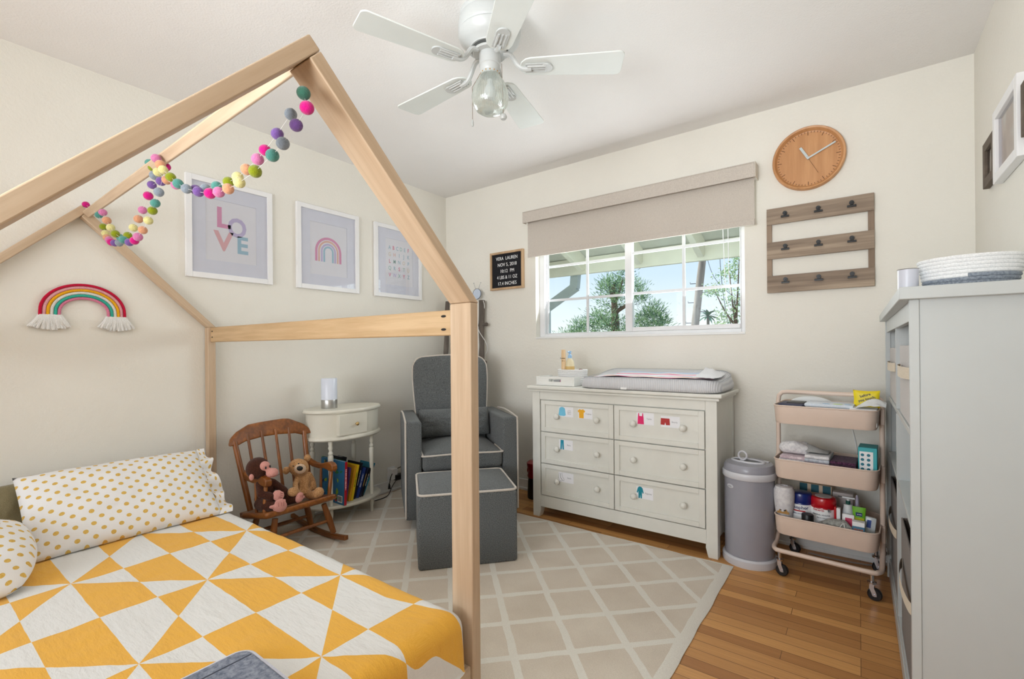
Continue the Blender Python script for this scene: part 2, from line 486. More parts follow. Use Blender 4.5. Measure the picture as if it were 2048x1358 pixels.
for x0, x1, dz in ((FXc - .0435, FXc + .0435, 0), (-2.925, -2.880, -.012)):
    slab('rafter', [(.5925, 1.7665 + dz), (.566, 1.7395 + dz), (1.086, ZP + dz + .0005), (1.128, ZP + dz + .0005)], x0, x1, (.72, -.69))
    slab('rafter', [(.566, 1.791 + dz), (.592, 1.767 + dz), (.0725, ZP + dz + .0005), (.030, ZP + dz + .0005)], x0, x1, (.70, .71))
bm_('ridge', (FXc - .044, .586, 1.770), (-2.879, .5925, 1.7485), .034, .038, (0, .707, -.707))
bm_('side_rail', (-2.879, 1.108, 1.190), (FXc - .0440, 1.108, 1.184), .082, .022, (0, 0, 1), M_rail)
bm_('side_rail', (-2.88, .05, 1.190), (FXc - .0435, .05, 1.184), .082, .022, (0, 0, 1), M_rail)
bm_('foot_board', (FXc + .018, Y0 + .019, .075), (FXc + .018, Y1 - .019, .075), .09, .036, (0, 0, 1))
bm_('base_rail', (-2.88, 1.09, .075), (FXc - .0435, 1.09, .075), .09, .022, (0, 0, 1))
bm_('base_rail', (-2.88, .068, .075), (FXc - .0435, .068, .075), .09, .022, (0, 0, 1))
for px_, zz in ((-2.855, 1.208), (-2.855, 1.176), (-1.085, 1.206), (-1.085, 1.163)):
    G(M_black).ball((0, 0, 0), (.012 if px_ > -2 else .007, .0015, .0042), 10).obj('screw_hole', bed, loc=Vector((px_, 1.0965, zz)) - bl)
for k in range(9): G(M_rail).bx(-2.86 + k * .2, -2.79 + k * .2, .081, 1.076, .05, .07).obj('slat', bed, loc=-bl)

# mattress
g = G(fabric('mattress_white', (222, 222, 220), scale=300))
g.box((-1.955, .585, .185), (1.865, .93, .2), bev=.04, seg=3)
tag(g.obj('mattress'), 'white mattress on the low house bed, under the quilt', 'mattress')

# quilt
def quilt_mat():
    t = NT('patchwork_quilt'); tc = t.new('ShaderNodeTexCoord'); sp = t.new('ShaderNodeSeparateXYZ')
    t.link(tc.outputs['UV'], sp.inputs[0]); u, v = sp.outputs[0], sp.outputs[1]
    x = t.math('ADD', u, 10 * .704 + 1.828); y = t.math('ADD', v, 10 * .576 - .681)
    def fl(e, d): return t.math('FLOOR', t.math('DIVIDE', e, d))
    s = t.math('ADD', fl(x, .352), fl(y, .144))
    k = .288 / .352
    s = t.math('ADD', s, fl(t.math('ADD', y, t.math('MULTIPLY', x, k)), .576))
    s = t.math('ADD', s, fl(t.math('ADD', t.math('SUBTRACT', y, t.math('MULTIPLY', x, k)), 20 * .576), .576))
    par = t.math('MODULO', s, 2.0)
    m = t.math('GREATER_THAN', par, .5)
    nz = t.noise(t.coords('UV'), 400, 2); n2 = t.noise(t.coords('UV', (1, 3, 1)), 16, 3)
    yel = t.ramp(nz, [(.3, lin((238, 176, 62))), (.7, lin((248, 190, 82)))])
    wht = t.ramp(nz, [(.3, lin((228, 227, 224))), (.7, lin((238, 237, 233)))])
    t.color(t.mix(m, wht, yel)); t.b.inputs['Roughness'].default_value = .95
    t.b.inputs['Specular IOR Level'].default_value = .15; t.b.inputs['Sheen Weight'].default_value = .15
    t.bump(n2, .35, .012)
    return t.m
def drape(d, r=.05):
    """distance past the flat edge -> (outward, down) round a corner of radius r"""
    if d <= 0: return d, 0
    L = r * PI / 2
    if d < L:
        a = d / r; return r * math.sin(a), r * (1 - math.cos(a))
    return r + (d - L) * .06, r + (d - L)
XE, YE, YN = -1.010, 1.012, .11      # flat top ends here, rounding follows
def quiltf(u, v):
    s = -2.86 + u * (XE + 2.86 + .25); q = YN - .28 + v * (YE - YN + .28 + .24)
    ox, dx = drape(s - XE, .05)
    if q > YE: oy, dy = drape(q - YE, .05); yy = YE + oy
    elif q < YN: oy, dy = drape(YN - q, .05); yy = YN - oy
    else: dy = 0; yy = q
    xx = XE + ox if s > XE else s
    z = .304 - max(dx, dy) - .35 * min(dx, dy)
    if dx > 0 and dy > 0:      # soft corner
        xx -= .35 * min(dx, dy); yy -= .25 * min(dx, dy) * (1 if q > YE else -1)
    n = noise.noise((s * 5, q * 7, 1.3)) * .005 + noise.noise((s * 22 + q * 8, q * 16, 0)) * .0022
    soft = max(0, 1 - 6 * (dx + dy))
    return (xx, yy, max(z + n * soft, .128 if xx > -1.02 else .055))
def quiltuv(u, v):
    s = -2.86 + u * (XE + 2.86 + .25); q = YN - .28 + v * (YE - YN + .28 + .24)
    k = min(1, max(0, (q - .84) / .10)); return (s, q - .26 * max(0, s + 1.22) * k * k * (3 - 2 * k))
g = G(quilt_mat())
g.grid(150, 110, quiltf, uv=quiltuv)
tag(g.obj('patchwork_quilt', sharp=180), 'yellow and white pinwheel patchwork quilt covering the low bed', 'quilt')

# pillows
def dots_mat():
    t = NT('gold_dot_cotton'); tc = t.new('ShaderNodeTexCoord')
    s = .058
    def lat(off):
        mp = t.new('ShaderNodeMapping'); mp.inputs['Scale'].default_value = (1 / s, 1 / (s * .92), 1); mp.inputs['Location'].default_value = (off, off, 0)
        t.link(tc.outputs['UV'], mp.inputs[0])
        f = t.new('ShaderNodeVectorMath', operation='FRACTION'); t.link(mp.outputs[0], f.inputs[0])
        d = t.new('ShaderNodeVectorMath', operation='DISTANCE'); t.link(f.outputs[0], d.inputs[0]); d.inputs[1].default_value = (.5, .5, 0)
        return d.outputs['Value']
    d = t.math('MINIMUM', lat(0), lat(.5))
    m = t.math('LESS_THAN', d, .155)
    nz = t.noise(t.coords('UV', (1, 5, 1)), 160, 2)
    gold = t.ramp(nz, [(.35, lin((206, 160, 60))), (.65, lin((236, 200, 110)))])
    t.color(t.mix(m, lin((240, 238, 236)), gold)); t.b.inputs['Roughness'].default_value = .8
    t.bump(t.noise(t.coords('UV'), 12, 3), .35, .01)
    return t.m
M_dots = dots_mat()
def pillow(name, label, a, b, th, M, group=None, mat=None, seed=0, flap=.0, rnd=.06):
    """soft pillow, half sizes a (length) x b (height)"""
    g = G(mat or M_dots)
    for sgn in (1, -1):
        def f(u, v, sgn=sgn):
            p = 2 * u - 1; q = 2 * v - 1
            e = max(0, (1 - abs(p) ** 2.6)) ** .55 * max(0, (1 - abs(q) ** 2.4)) ** .55
            x = p * a * (1 - .05 * (1 - abs(q) ** 2) * abs(p) ** 3); y = q * b * (1 - .06 * (1 - p * p) * abs(q) ** 3)
            x *= (1 - rnd * q * q) ** .5; y *= (1 - rnd * p * p) ** .5
            w = noise.noise((p * 2.6 + seed, q * 2.2, sgn)) * .35 + noise.noise((p * 6 + q * 3 + seed, q * 6, 2)) * .12
            return (x, y, sgn * th * e * (1 + w * .6) + .004 * noise.noise((p * 9, q * 9, seed)) * e)
        g.grid(44, 30, f, uv=lambda u, v, sgn=sgn: (u * 2 * a + (.3 if sgn < 0 else 0) + seed, v * 2 * b))
    if flap:   # open pillowcase end, ruffled
        def f2(u, v):
            q = 2 * u - 1
            return (a * .93 + v * flap + .010 * math.sin(q * 9 + v * 3), q * b * (.97 + .05 * v) + .012 * v * math.sin(q * 5), (.008 + .010 * v) * math.sin(q * 13 + 1) * (1 - abs(q) ** 4))
        g.grid(40, 6, f2, uv=lambda u, v: (v * .1 + seed, u * 2 * b))
    bmesh.ops.remove_doubles(g.bm, verts=g.bm.verts[:], dist=.0004)
    o = g.obj(name, sharp=180); o.matrix_world = M
    return tag(o, label, 'pillow', group)
def lean(c, tilt, yaw=0):
    """pillow standing on its long edge against the left wall, leaning back by tilt"""
    t = math.radians(tilt); up = Vector((-math.sin(t), 0, math.cos(t))); nrm = Vector((math.cos(t), 0, math.sin(t)))
    return T(c) @ R(yaw, 'Z') @ frame((0, 1, 0), tuple(up), tuple(nrm))
pillow('pillow', 'white pillow with gold dots standing in the far corner of the bed', .345, .215, .075, lean((-2.652, .665, .445), 49, 0), 'gold-dotted pillows', seed=0, flap=.055)
pillow('pillow', 'near gold-dotted pillow at the left picture edge of the bed', .33, .235, .105, lean((-2.42, .03, .392), 69, -6), 'gold-dotted pillows', seed=2.37, rnd=.36)
pillow('cushion', 'olive brown cushion behind the two dotted pillows', .15, .19, .05, lean((-2.80, .24, .385), 30), None, fabric('olive_velvet', (150, 138, 104)), seed=5)

# grey padded mat with white edge at the foot of the bed
M_heather = fabric('heather_grey', (150, 156, 170), (96, 104, 122), scale=60, bump=.3)
pm = thing('padded_mat', 'grey quilted padded mat with white rounded edge lying on the quilt', 'mat', (-1.20, .47, .322), 0)
c0 = [(-.068, .088), (.30, .098), (.30, -.40), (-.078, -.40)]
def rrect(x0, x1, y0, y1, r, n=6):
    p = []
    for cx, cy, a0 in ((x1 - r, y1 - r, 0), (x0 + r, y1 - r, 90), (x0 + r, y0 + r, 180), (x1 - r, y0 + r, 270)):
        for k in range(n + 1):
            a = math.radians(a0 + 90 * k / n); p.append((cx + r * math.cos(a), cy + r * math.sin(a)))
    return p
ol = rrect(-.072, .26, -.42, .092, .035)
G(M_heather).prism(ol, T((0, 0, -.008)), .024).obj('pad', pm, bev=.006, seg=3)
G(fabric('edging_white', (224, 226, 238), (206, 208, 224))).tube([(x, y, .005) for x, y in ol], .0095, 8, closed=True).obj('edging', pm)
G(flat('stitch_line', (88, 94, 108), .9)).tube([(-.03 + .0 * k, .085 - .5 * k / 8, .0165) for k in range(9)], .0016, 6).obj('stitching', pm)

# ------------------------------------------------------------------ felt ball garland
BC = {'T': (84, 150, 138), 'D': (60, 112, 92), 'M': (214, 6, 128), 'G': (142, 152, 162), 'P': (122, 86, 156), 'K': (212, 122, 168), 'O': (220, 158, 118), 'L': (142, 152, 12), 'C': (228, 218, 148)}
GB_A = [(-0.969, 0.556, 1.659, 'D'), (-0.956, 0.556, 1.623, 'M'), (-1.000, 0.556, 1.598, 'P'), (-1.058, 0.556, 1.573, 'G'), (-1.106, 0.556, 1.558, 'T'), (-1.191, 0.556, 1.540, 'L'), (-1.276, 0.556, 1.531, 'C'), (-1.340, 0.556, 1.528, 'O'), (-1.397, 0.556, 1.531, 'K'), (-1.454, 0.556, 1.539, 'M'), (-1.533, 0.556, 1.560, 'P'), (-1.621, 0.556, 1.587, 'G'), (-1.685, 0.556, 1.616, 'T'), (-1.746, 0.556, 1.650, 'L'), (-1.810, 0.556, 1.688, 'C'), (-1.834, 0.556, 1.710, 'O'), (-1.873, 0.556, 1.740, 'K'), (-1.943, 0.605, 1.744, 'M'), (-1.851, 0.556, 1.624, 'G'), (-1.885, 0.556, 1.594, 'T'), (-1.912, 0.556, 1.574, 'L'), (-1.954, 0.556, 1.548, 'C'), (-2.010, 0.556, 1.524, 'O'), (-2.062, 0.556, 1.508, 'K'), (-2.100, 0.556, 1.500, 'M'), (-2.157, 0.556, 1.502, 'P'), (-2.226, 0.556, 1.521, 'T'), (-2.326, 0.556, 1.559, 'L'), (-2.386, 0.556, 1.593, 'C'), (-2.438, 0.556, 1.630, 'O'), (-2.492, 0.556, 1.672, 'K')]
GB_B = [(-1.074, 0.584, 1.656, 'G'), (-1.137, 0.584, 1.627, 'P'), (-1.198, 0.584, 1.603, 'M'), (-1.237, 0.584, 1.590, 'K'), (-1.298, 0.584, 1.578, 'O'), (-1.349, 0.584, 1.569, 'C'), (-1.405, 0.584, 1.568, 'L'), (-1.482, 0.584, 1.573, 'T'), (-1.557, 0.584, 1.581, 'G'), (-1.629, 0.584, 1.593, 'P'), (-1.790, 0.584, 1.642, 'K'), (-1.871, 0.584, 1.676, 'O'), (-1.950, 0.584, 1.721, 'C'), (-2.004, 0.584, 1.750, 'L'), (-2.035, 0.584, 1.773, 'T'), (-1.987, 0.584, 1.718, 'G'), (-1.922, 0.584, 1.683, 'P'), (-2.012, 0.584, 1.690, 'P'), (-2.050, 0.584, 1.659, 'M'), (-2.112, 0.584, 1.619, 'K'), (-2.158, 0.584, 1.594, 'O'), (-2.217, 0.584, 1.571, 'C'), (-2.283, 0.584, 1.551, 'L'), (-2.380, 0.584, 1.558, 'T'), (-2.393, 0.584, 1.538, 'G'), (-2.453, 0.584, 1.546, 'P'), (-2.498, 0.584, 1.556, 'M'), (-2.529, 0.584, 1.570, 'K'), (-2.560, 0.584, 1.584, 'O'), (-2.581, 0.584, 1.605, 'C'), (-2.612, 0.584, 1.638, 'L'), (-2.679, 0.584, 1.701, 'T'), (-2.885, 0.583, 1.785, 'M')]
gar = thing('felt_ball_garland', 'string of multicoloured felt balls swagged along the bed ridge', 'garland', (-1.0, .6, 1.7))
gl0 = Vector((-1.0, .6, 1.7))
for L in (GB_A, GB_B):
    pts = [Vector(p[:3]) - gl0 for p in L]
    G(flat('garland_thread', (232, 230, 226), .8)).tube(pts, .0004, 5).obj('thread', gar)
    for (x, y, z, c), p in zip(L, pts):
        g = G(fabric('felt_' + c, BC[c], None, scale=260, bump=.6, sheen=.4)); rr = .0148 + random.uniform(-.0008, .0008)
        g.ball((0, 0, 0), (rr * 1.03, rr, rr * .97), 16)
        g.obj('felt_ball', gar, loc=p, rot=(random.random(), random.random(), random.random()))
# ------------------------------------------------------------------ framed prints on the left wall
M_glz = glassy('picture_glass', (252, 252, 254), .05)
PINK, LILA, SALM, SKY = flat('ink_pink', (238, 170, 200), .8, .02), flat('ink_lilac', (214, 204, 232), .8, .02), flat('ink_salmon', (244, 196, 196), .8, .02), flat('ink_blue', (178, 214, 226), .8, .02)
INK = {'p': flat('ink_rose', (232, 120, 150), .8, .02), 'b': flat('ink_sky', (168, 204, 214), .8, .02), 'm': flat('ink_mint', (176, 214, 200), .8, .02), 'l': LILA, 'o': flat('ink_peach', (246, 206, 186), .8, .02), 'y': flat('ink_sand', (238, 226, 200), .8, .02)}
def print_frame(label, y0, y1, z0, z1, my0, my1, mz0, mz1, draw):
    t = thing('picture_frame', label, 'picture', (XL, (y0 + y1) / 2, z0), 0, 'white framed prints on the left wall')
    cy = (y0 + y1) / 2
    def L(a): return a - cy
    fw, fd = .030, .022
    g = G(M_frameW)
    g.bx(.001, fd, L(y0), L(y0) + fw, 0, z1 - z0).bx(.001, fd, L(y1) - fw, L(y1), 0, z1 - z0)
    g.bx(.001, fd, L(y0) + fw, L(y1) - fw, 0, fw).bx(.001, fd, L(y0) + fw, L(y1) - fw, z1 - z0 - fw, z1 - z0)
    g.obj('frame', t, bev=.0015)
    a0, a1, b0, b1 = L(y0) + fw, L(y1) - fw, fw, z1 - z0 - fw
    c0, c1, e0, e1 = L(my0), L(my1), mz0 - z0, mz1 - z0
    g = G(M_mat)
    g.bx(.006, .010, a0, c0, b0, b1).bx(.006, .010, c1, a1, b0, b1).bx(.006, .010, c0, c1, b0, e0).bx(.006, .010, c0, c1, e1, b1)
    g.obj('mat_board', t)
    p = G(M_paper).bx(.003, .0050, a0, a1, b0, b1).obj('art_print', t)
    draw(p, lambda a, b: onwall('left', L(a), b - z0, .0051))
    G(M_glz).bx(.0138, .0142, a0, a1, b0, b1).obj('glazing', t)
def d_love(p, F):
    for ch, m, a, b, s, sx in (('L', PINK, 1.187, 1.858, .158, .98), ('O', LILA, 1.263, 1.814, .150, .86), ('V', SALM, 1.190, 1.724, .152, 1.02), ('E', SKY, 1.291, 1.716, .138, .95)):
        G(m).text(ch, s, F(a, b), .0002, .03, sx=sx).obj('letter', p)
def arch(g, F, ya, yb, zb, zt, w):
    """a round-topped band"""
    c = (ya + yb) / 2; r = (yb - ya) / 2; out = []; inn = []
    for k in range(25):
        a = PI - PI * k / 24
        out.append((r * math.cos(a), (zt - zb - r) + r * math.sin(a))); inn.append(((r - w) * math.cos(a), (zt - zb - r) + (r - w) * math.sin(a)))
    pts = [(-r, 0)] + out + [(r, 0), (r - w, 0)] + inn[::-1] + [(-(r - w), 0)]
    # build as strips so the band stays clean
    A = [(-r, 0)] + out + [(r, 0)]; B = [(-(r - w), 0)] + inn + [(r - w, 0)]
    M = F(c, zb)
    for i in range(len(A) - 1):
        g.prism([A[i], A[i + 1], B[i + 1], B[i]], M, .0004)
def d_rainbow(p, F):
    for m, k in ((PINK, 0), (INK['o'], .022), (LILA, .042), (SKY, .060)):
        g = G(m); arch(g, F, 1.754 + k, 1.952 - k, 1.703, 1.873 - k, .0165 if k == 0 else .0125); g.obj('painted_arch', p)
def d_abc(p, F):
    rows = ['ABCDEF', 'GHIJK', 'LMNOP', 'QRSTU', 'VWXYZ']; cols = 'bpbmbp yobbb pmbyb mbpmy plmpb'.replace(' ', '')
    k = 0
    by = {}
    for r, row in enumerate(rows):
        n = len(row)
        for i, ch in enumerate(row):
            a = 2.378 + (2.565 - 2.378) * i / (n - 1); by.setdefault(cols[k % len(cols)], []).append((ch, a, 1.896 - r * .0535)); k += 1
    for c, L in by.items():
        g = G(INK[c])
        for ch, a, b in L: g.text(ch, .042, F(a, b), .0002, .012, sx=.8)
        g.obj('alphabet_letters', p)
print_frame('white framed LOVE letters print, the left one of three on the wall', .996, 1.462, 1.507, 2.070, 1.096, 1.371, 1.614, 1.960, d_love)
print_frame('white framed pastel rainbow print, the middle one of three on the wall', 1.619, 2.089, 1.508, 2.068, 1.716, 1.997, 1.612, 1.964, d_rainbow)
print_frame('white framed alphabet print, the right one of three on the wall', 2.228, 2.696, 1.507, 2.066, 2.335, 2.611, 1.606, 1.966, d_abc)

# rope rainbow
rb = thing('rope_rainbow', 'rope rainbow wall hanging with white tassels above the pillows', 'wall hanging', (XL, .583, 1.267))
for i, c in enumerate(((206, 20, 62), (236, 170, 176), (248, 180, 30), (236, 232, 226), (62, 184, 160), (226, 132, 160))):
    r = .1500 - i * .0125; h = .147 - i * .0125
    pts = [(.012, -r, 0)] + [(.012, -r * math.cos(PI * k / 20), .012 + (h - .012) * math.sin(PI * k / 20) ** .92) for k in range(1, 20)] + [(.012, r, 0)]
    G(fabric('rope_%d' % i, c, None, scale=300, bump=.3)).tube(pts, .0062, 10, smooth=2).obj('rope_band', rb)
M_cotton = fabric('cotton_white', (244, 243, 240), (226, 224, 220), scale=300)
for cy in (-.117, .117):
    g = G(M_cotton)
    for i in range(26):
        a = -1 + 2 * i / 25; sp = a * .068 + random.uniform(-.004, .004); ln = .050 + .014 * (1 - a * a) + random.uniform(-.004, .004)
        g.tube([(.008 + .006 * (i % 3) / 2, cy + a * .036, .003), (.012 + .008 * (i % 2), cy + a * .046, -.02), (.012 + .008 * (i % 3) / 2, cy + sp, -ln)], [.0045, .006, .0052], 6, smooth=3)
    g.bx(.002, .020, cy - .036, cy + .036, -.010, .003)
    g.obj('tassel_fringe', rb)

# ------------------------------------------------------------------ things on the window wall
lb = thing('letter_board', 'small oak framed black letter board left of the window', 'letter board', (-2.254, YB, 1.574))
M_oak = wood('oak_frame', (206, 174, 138), (180, 146, 108), 2, .5, 80)
g = G(M_oak)
g.bx(-.164, -.147, -.026, -.001, 0, .304).bx(.147, .164, -.026, -.001, 0, .304).bx(-.147, .147, -.026, -.001, 0, .017).bx(-.147, .147, -.026, -.001, .287, .304)
g.obj('frame', lb, bev=.0015)
M_felt = fabric('black_felt', (38, 38, 42), (24, 24, 28), scale=300)
fb = G(M_felt).bx(-.147, .147, -.014, -.002, .017, .287).obj('felt_panel', lb)
g = G(M_paper)
for s, z, dx in (('VERA  LAUREN', .250, .0), ('NOV 5, 2018', .199, .003), ('10:12  PM', .148, .004), ('4 LBS & 11 OZ', .098, .002), ('17.4 INCHES', .048, .002)):
    g.text(s, .039, onwall('back', dx, z, -.0142), .0012, -.004, sx=.80 if len(s) > 11 else .86, space=1.04)
g.obj('lettering', fb)

ck = thing('wall_clock', 'round beech wood wall clock above the clip board', 'clock', (-.2115, YB, 2.1135))
M_beech = wood('beech', (214, 160, 110), (186, 130, 82), 2, .45, 40, .08)
CR = .169
Mc = frame((1, 0, 0), (0, 0, 1), (0, -1, 0))
G(M_beech).lathe([(CR - .030, .010), (CR - .022, .012), (CR - .012, .030), (CR - .004, .032), (CR, .026), (CR, .004), (CR - .004, .001)], 64, Mc).obj('rim', ck)
fc = G(M_beech).lathe([(0, .0105), (CR - .024, .0105), (CR - .024, .002)], 64, Mc).obj('dial', ck)
M_burn = flat('burnt_mark', (92, 52, 26), .7)
g = G(M_burn)
for k in range(60):
    a = 2 * PI * k / 60; big = k % 5 == 0
    r0, r1, w_ = (.125, .156, .0012) if big else (.137, .146, .0011)
    M = Mc @ R(-math.degrees(a), 'Z')
    g.box((0, (r0 + r1) / 2, .0112 + (.006 if big else 0) * 0), (2 * w_, r1 - r0, .001), M)
g.obj('minute_marks', fc)
M_hand = flat('hand_silver', (206, 216, 218), .3, .02, metal=.6)
for ang, ln, w_, z in ((-29, .078, .0062, .0165), (65, .140, .0042, .0195)):
    G(M_hand).box((0, ln / 2 - .004, z), (w_ * 2, ln, .0016), Mc @ R(-ang, 'Z')).obj('clock_hand', ck, bev=.0004)
G(M_burn).box((0, .045, .0222), (.0012, .11, .0008), Mc @ R(-153, 'Z')).obj('second_hand', ck)
G(M_hand).lathe([(0, .0235), (.0065, .0235), (.0065, .011)], 20, Mc).obj('hub', ck)

cb = thing('clip_board', 'weathered wood slat board with black clips right of the window', 'photo clip board', (-.171, YB, 1.400))
M_barn = wood('weathered_wood', (190, 170, 148), (110, 94, 82), 0, .8, 46, .05)
M_barnz = wood('weathered_upright', (170, 148, 128), (124, 106, 90), 2, .8, 46, .05)
for x in (-.2295, .2275): G(M_barnz).bx(x - .013, x + .013, -.012, -.002, .01, .462).obj('stile', cb, bev=.0015)
for z0, z1 in ((0, .095), (.189, .283), (.382, .471)): G(M_barn).bx(-.2405, .2400, -.024, -.0122, z0, z1).obj('slat', cb, bev=.002)
for zz in (.431, .250, .066):
    for x in (-.150, .004, .148):
        g = G(M_black)
        g.bx(x - .019, x + .019, -.036, -.0245, zz - .018, zz - .011).cyl((x - .019, -.030, zz - .011), (x + .019, -.030, zz - .011), .0035, seg=8)
        g.cyl((x, -.024, zz + .004), (x, -.036, zz + .004), .0105, seg=16).cyl((x, -.036, zz + .004), (x, -.042, zz + .004), .005, seg=12).bx(x - .007, x + .007, -.031, -.026, zz - .012, zz + .004)
        g.obj('bulldog_clip', cb)

# ------------------------------------------------------------------ frames on the right wall
def wall_frame(label, y0, y1, z0, z1, d, fw, mat, pic, group='frames on the right wall'):
    t = thing('photo_frame', label, 'picture', (XR, (y0 + y1) / 2, z0), 0, group); cy = (y0 + y1) / 2
    g = G(mat)
    a0, a1, h = y0 - cy, y1 - cy, z1 - z0
    g.bx(-d, -.001, a0, a0 + fw, 0, h).bx(-d, -.001, a1 - fw, a1, 0, h).bx(-d, -.001, a0 + fw, a1 - fw, 0, fw).bx(-d, -.001, a0 + fw, a1 - fw, h - fw, h)
    g.obj('frame', t, bev=.002)
    G(pic).bx(-d * .35, -.002, a0 + fw, a1 - fw, fw, h - fw).obj('photo', t)
    G(M_glz).bx(-d * .62, -d * .6, a0 + fw, a1 - fw, fw, h - fw).obj('glazing', t)
def photo_mat(name, c1, c2, c3, sc):
    t = NT(name); v = t.coords(scale=(1, 1, .6)); t.color(t.ramp(t.noise(v, sc, 2), [(.35, lin(c1)), (.5, lin(c2)), (.65, lin(c3))])); t.b.inputs['Roughness'].default_value = .5; return t.m
M_drift = wood('driftwood', (112, 98, 84), (84, 72, 60), 1, .7, 60)
wall_frame('small grey wood photo frame, farthest on the right wall', 2.515, 2.700, 1.735, 1.915, .022, .036, M_drift, photo_mat('photo_dark', (70, 62, 72), (190, 176, 160), (214, 204, 186), 14))
wall_frame('deep white shadow-box photo frame on the right wall', 2.155, 2.487, 1.697, 1.962, .028, .034, M_frameW, photo_mat('photo_family', (222, 218, 204), (206, 178, 152), (164, 128, 104), 9))
wall_frame('small grey wood photo frame at the right edge, nearest the camera', 1.970, 2.130, 1.745, 1.910, .024, .034, M_drift, photo_mat('photo_sepia', (160, 140, 120), (200, 186, 166), (120, 104, 90), 12))

# ------------------------------------------------------------------ ceiling fan
fan = thing('ceiling_fan', 'white five-blade ceiling fan with a ribbed clear glass light', 'ceiling fan', (-1.183, 1.47, ZC))
M_fan = flat('fan_white', (198, 200, 198), .35, .02)
M_blade = flat('fan_blade', (226, 230, 226), .45, .02)
G(M_fan).lathe([(.0, 0), (.118, 0), (.120, -.012), (.116, -.018), (.124, -.035), (.126, -.070), (.121, -.078), (.126, -.086), (.120, -.105), (.100, -.128), (.080, -.138), (.078, -.142), (0, -.142)], 48).obj('motor_housing', fan)
G(flat('dark_gap', (70, 72, 70), .6)).lathe([(.072, -.138), (.072, -.152), (0, -.152)], 40).obj('vent_gap', fan)
G(M_fan).lathe([(.0, -.150), (.068, -.150), (.070, -.155), (.066, -.160), (.0, -.160)], 40).obj('flywheel', fan)
G(M_fan).lathe([(0, -.158), (.043, -.158), (.043, -.205), (.040, -.208), (.0405, -.224), (.036, -.232), (.038, -.240), (.036, -.246), (0, -.246)], 32).obj('switch_housing', fan)
def ribbed():
    t = NT('ribbed_glass'); t.n.remove(t.b)
    tr = t.new('ShaderNodeBsdfTransparent'); tr.inputs[0].default_value = lin((240, 243, 240))
    gl = t.new('ShaderNodeBsdfGlossy'); gl.inputs['Roughness'].default_value = .12; gl.inputs[0].default_value = (.95, .97, .95, 1)
    df = t.new('ShaderNodeBsdfTranslucent'); df.inputs[0].default_value = lin((240, 243, 240))
    lw = t.new('ShaderNodeLayerWeight'); lw.inputs[0].default_value = .35
    m1 = t.new('ShaderNodeMixShader'); m1.inputs[0].default_value = .35; t.link(gl.outputs[0], m1.inputs[1]); t.link(df.outputs[0], m1.inputs[2])
    m2 = t.new('ShaderNodeMixShader'); t.link(t.math('ADD', t.math('MULTIPLY', lw.outputs['Facing'], .6), .30), m2.inputs[0]); t.link(tr.outputs[0], m2.inputs[1]); t.link(m1.outputs[0], m2.inputs[2])
    t.link(m2.outputs[0], t.n['Material Output'].inputs[0]); return t.m
g = G(ribbed())
prof = [(.034, -.238), (.040, -.252), (.056, -.275), (.068, -.305), (.072, -.332), (.068, -.358), (.054, -.382), (.034, -.395), (.012, -.400), (0, -.4005)]
seg = 192; rings = []
for r, z in prof:
    rings.append([g.bm.verts.new(((r + (.0024 if i % 4 < 2 else -.0012) * (1 if r > .03 else 0)) * math.cos(2 * PI * i / seg), (r + (.0024 if i % 4 < 2 else -.0012) * (1 if r > .03 else 0)) * math.sin(2 * PI * i / seg), z)) for i in range(seg)] if r > 0 else [g.bm.verts.new((0, 0, z))])
fs = []
for a, b in zip(rings, rings[1:]):
    for i in range(seg):
        j = (i + 1) % seg
        fs.append(g.bm.faces.new((a[i], a[j], b[j], b[i])) if len(b) > 1 else g.bm.faces.new((a[i], a[j], b[0])))
g._done(fs); g.obj('glass_shade', fan)
G(flat('bulb_white', (238, 240, 246), .3)).lathe([(0, -.345), (.018, -.338), (.026, -.320), (.024, -.300), (.014, -.278), (.012, -.262), (0, -.262)], 20).obj('light_bulb', fan)
g = G(M_brass)
for k in range(14):
    a = 2 * PI * k / 14; g.ball((.037 * math.cos(a), .037 * math.sin(a), -.238), .003, 6)
g.obj('gallery_ring', fan)
for ang in (33.2, 105, 177, 249.5, 321):
    Mb = R(ang, 'Z')
    tilt = R(-5, 'X')
    def outline():
        p = []
        for k in range(7): a = PI / 2 + PI * k / 6 * 1; p.append((.165 + .045 * math.cos(a), .050 * math.sin(a)))
        p += [(.50, -.066)] ; 
        for k in range(5): a = -PI / 2 + PI / 2 * k / 4; p.append((.505 + .022 * math.cos(a), -.044 + .022 * math.sin(a)))
        for k in range(5): a = PI / 2 * k / 4; p.append((.505 + .022 * math.cos(a), .044 + .022 * math.sin(a)))
        return p
    bl_ = G(M_blade).prism(outline(), T((0, 0, -.216)), .006).obj('blade', fan, bev=.0015)
    bl_.matrix_local = Mb @ T((0, 0, -.214)) @ tilt @ T((0, 0, .214))
    g = G(M_fan)
    g.tube([(.055, 0, -.156), (.085, 0, -.166), (.110, 0, -.205), (.135, 0, -.222), (.165, 0, -.222)], [.010, .010, .009, .009, .011], 8, smooth=3)
    g.box((.185, 0, .002), (.085, .050, .005), T((0, 0, -.2215)) @ tilt, bev=.002)
    for yy in (-.014, 0, .014): g.tube([(.150, yy, -.2225), (.222, yy, -.2225)], .0045, 6)
    g.lathe([(0, 0), (.025, 0), (.025, .006), (0, .006)], 16, T((.226, 0, -.2225)) )
    ir = g.obj('blade_iron', bl_)
    ir.matrix_local = (Mb @ T((0, 0, -.214)) @ tilt @ T((0, 0, .214))).inverted() @ Mb
M_chain = flat('chain_metal', (150, 130, 110), .35, .1, metal=.8)
ch = G(M_chain).tube([(-.030, -.025, -.236), (-.058, -.042, -.290), (-.058, -.042, -.420)], .0011, 6).obj('pull_chain', fan)
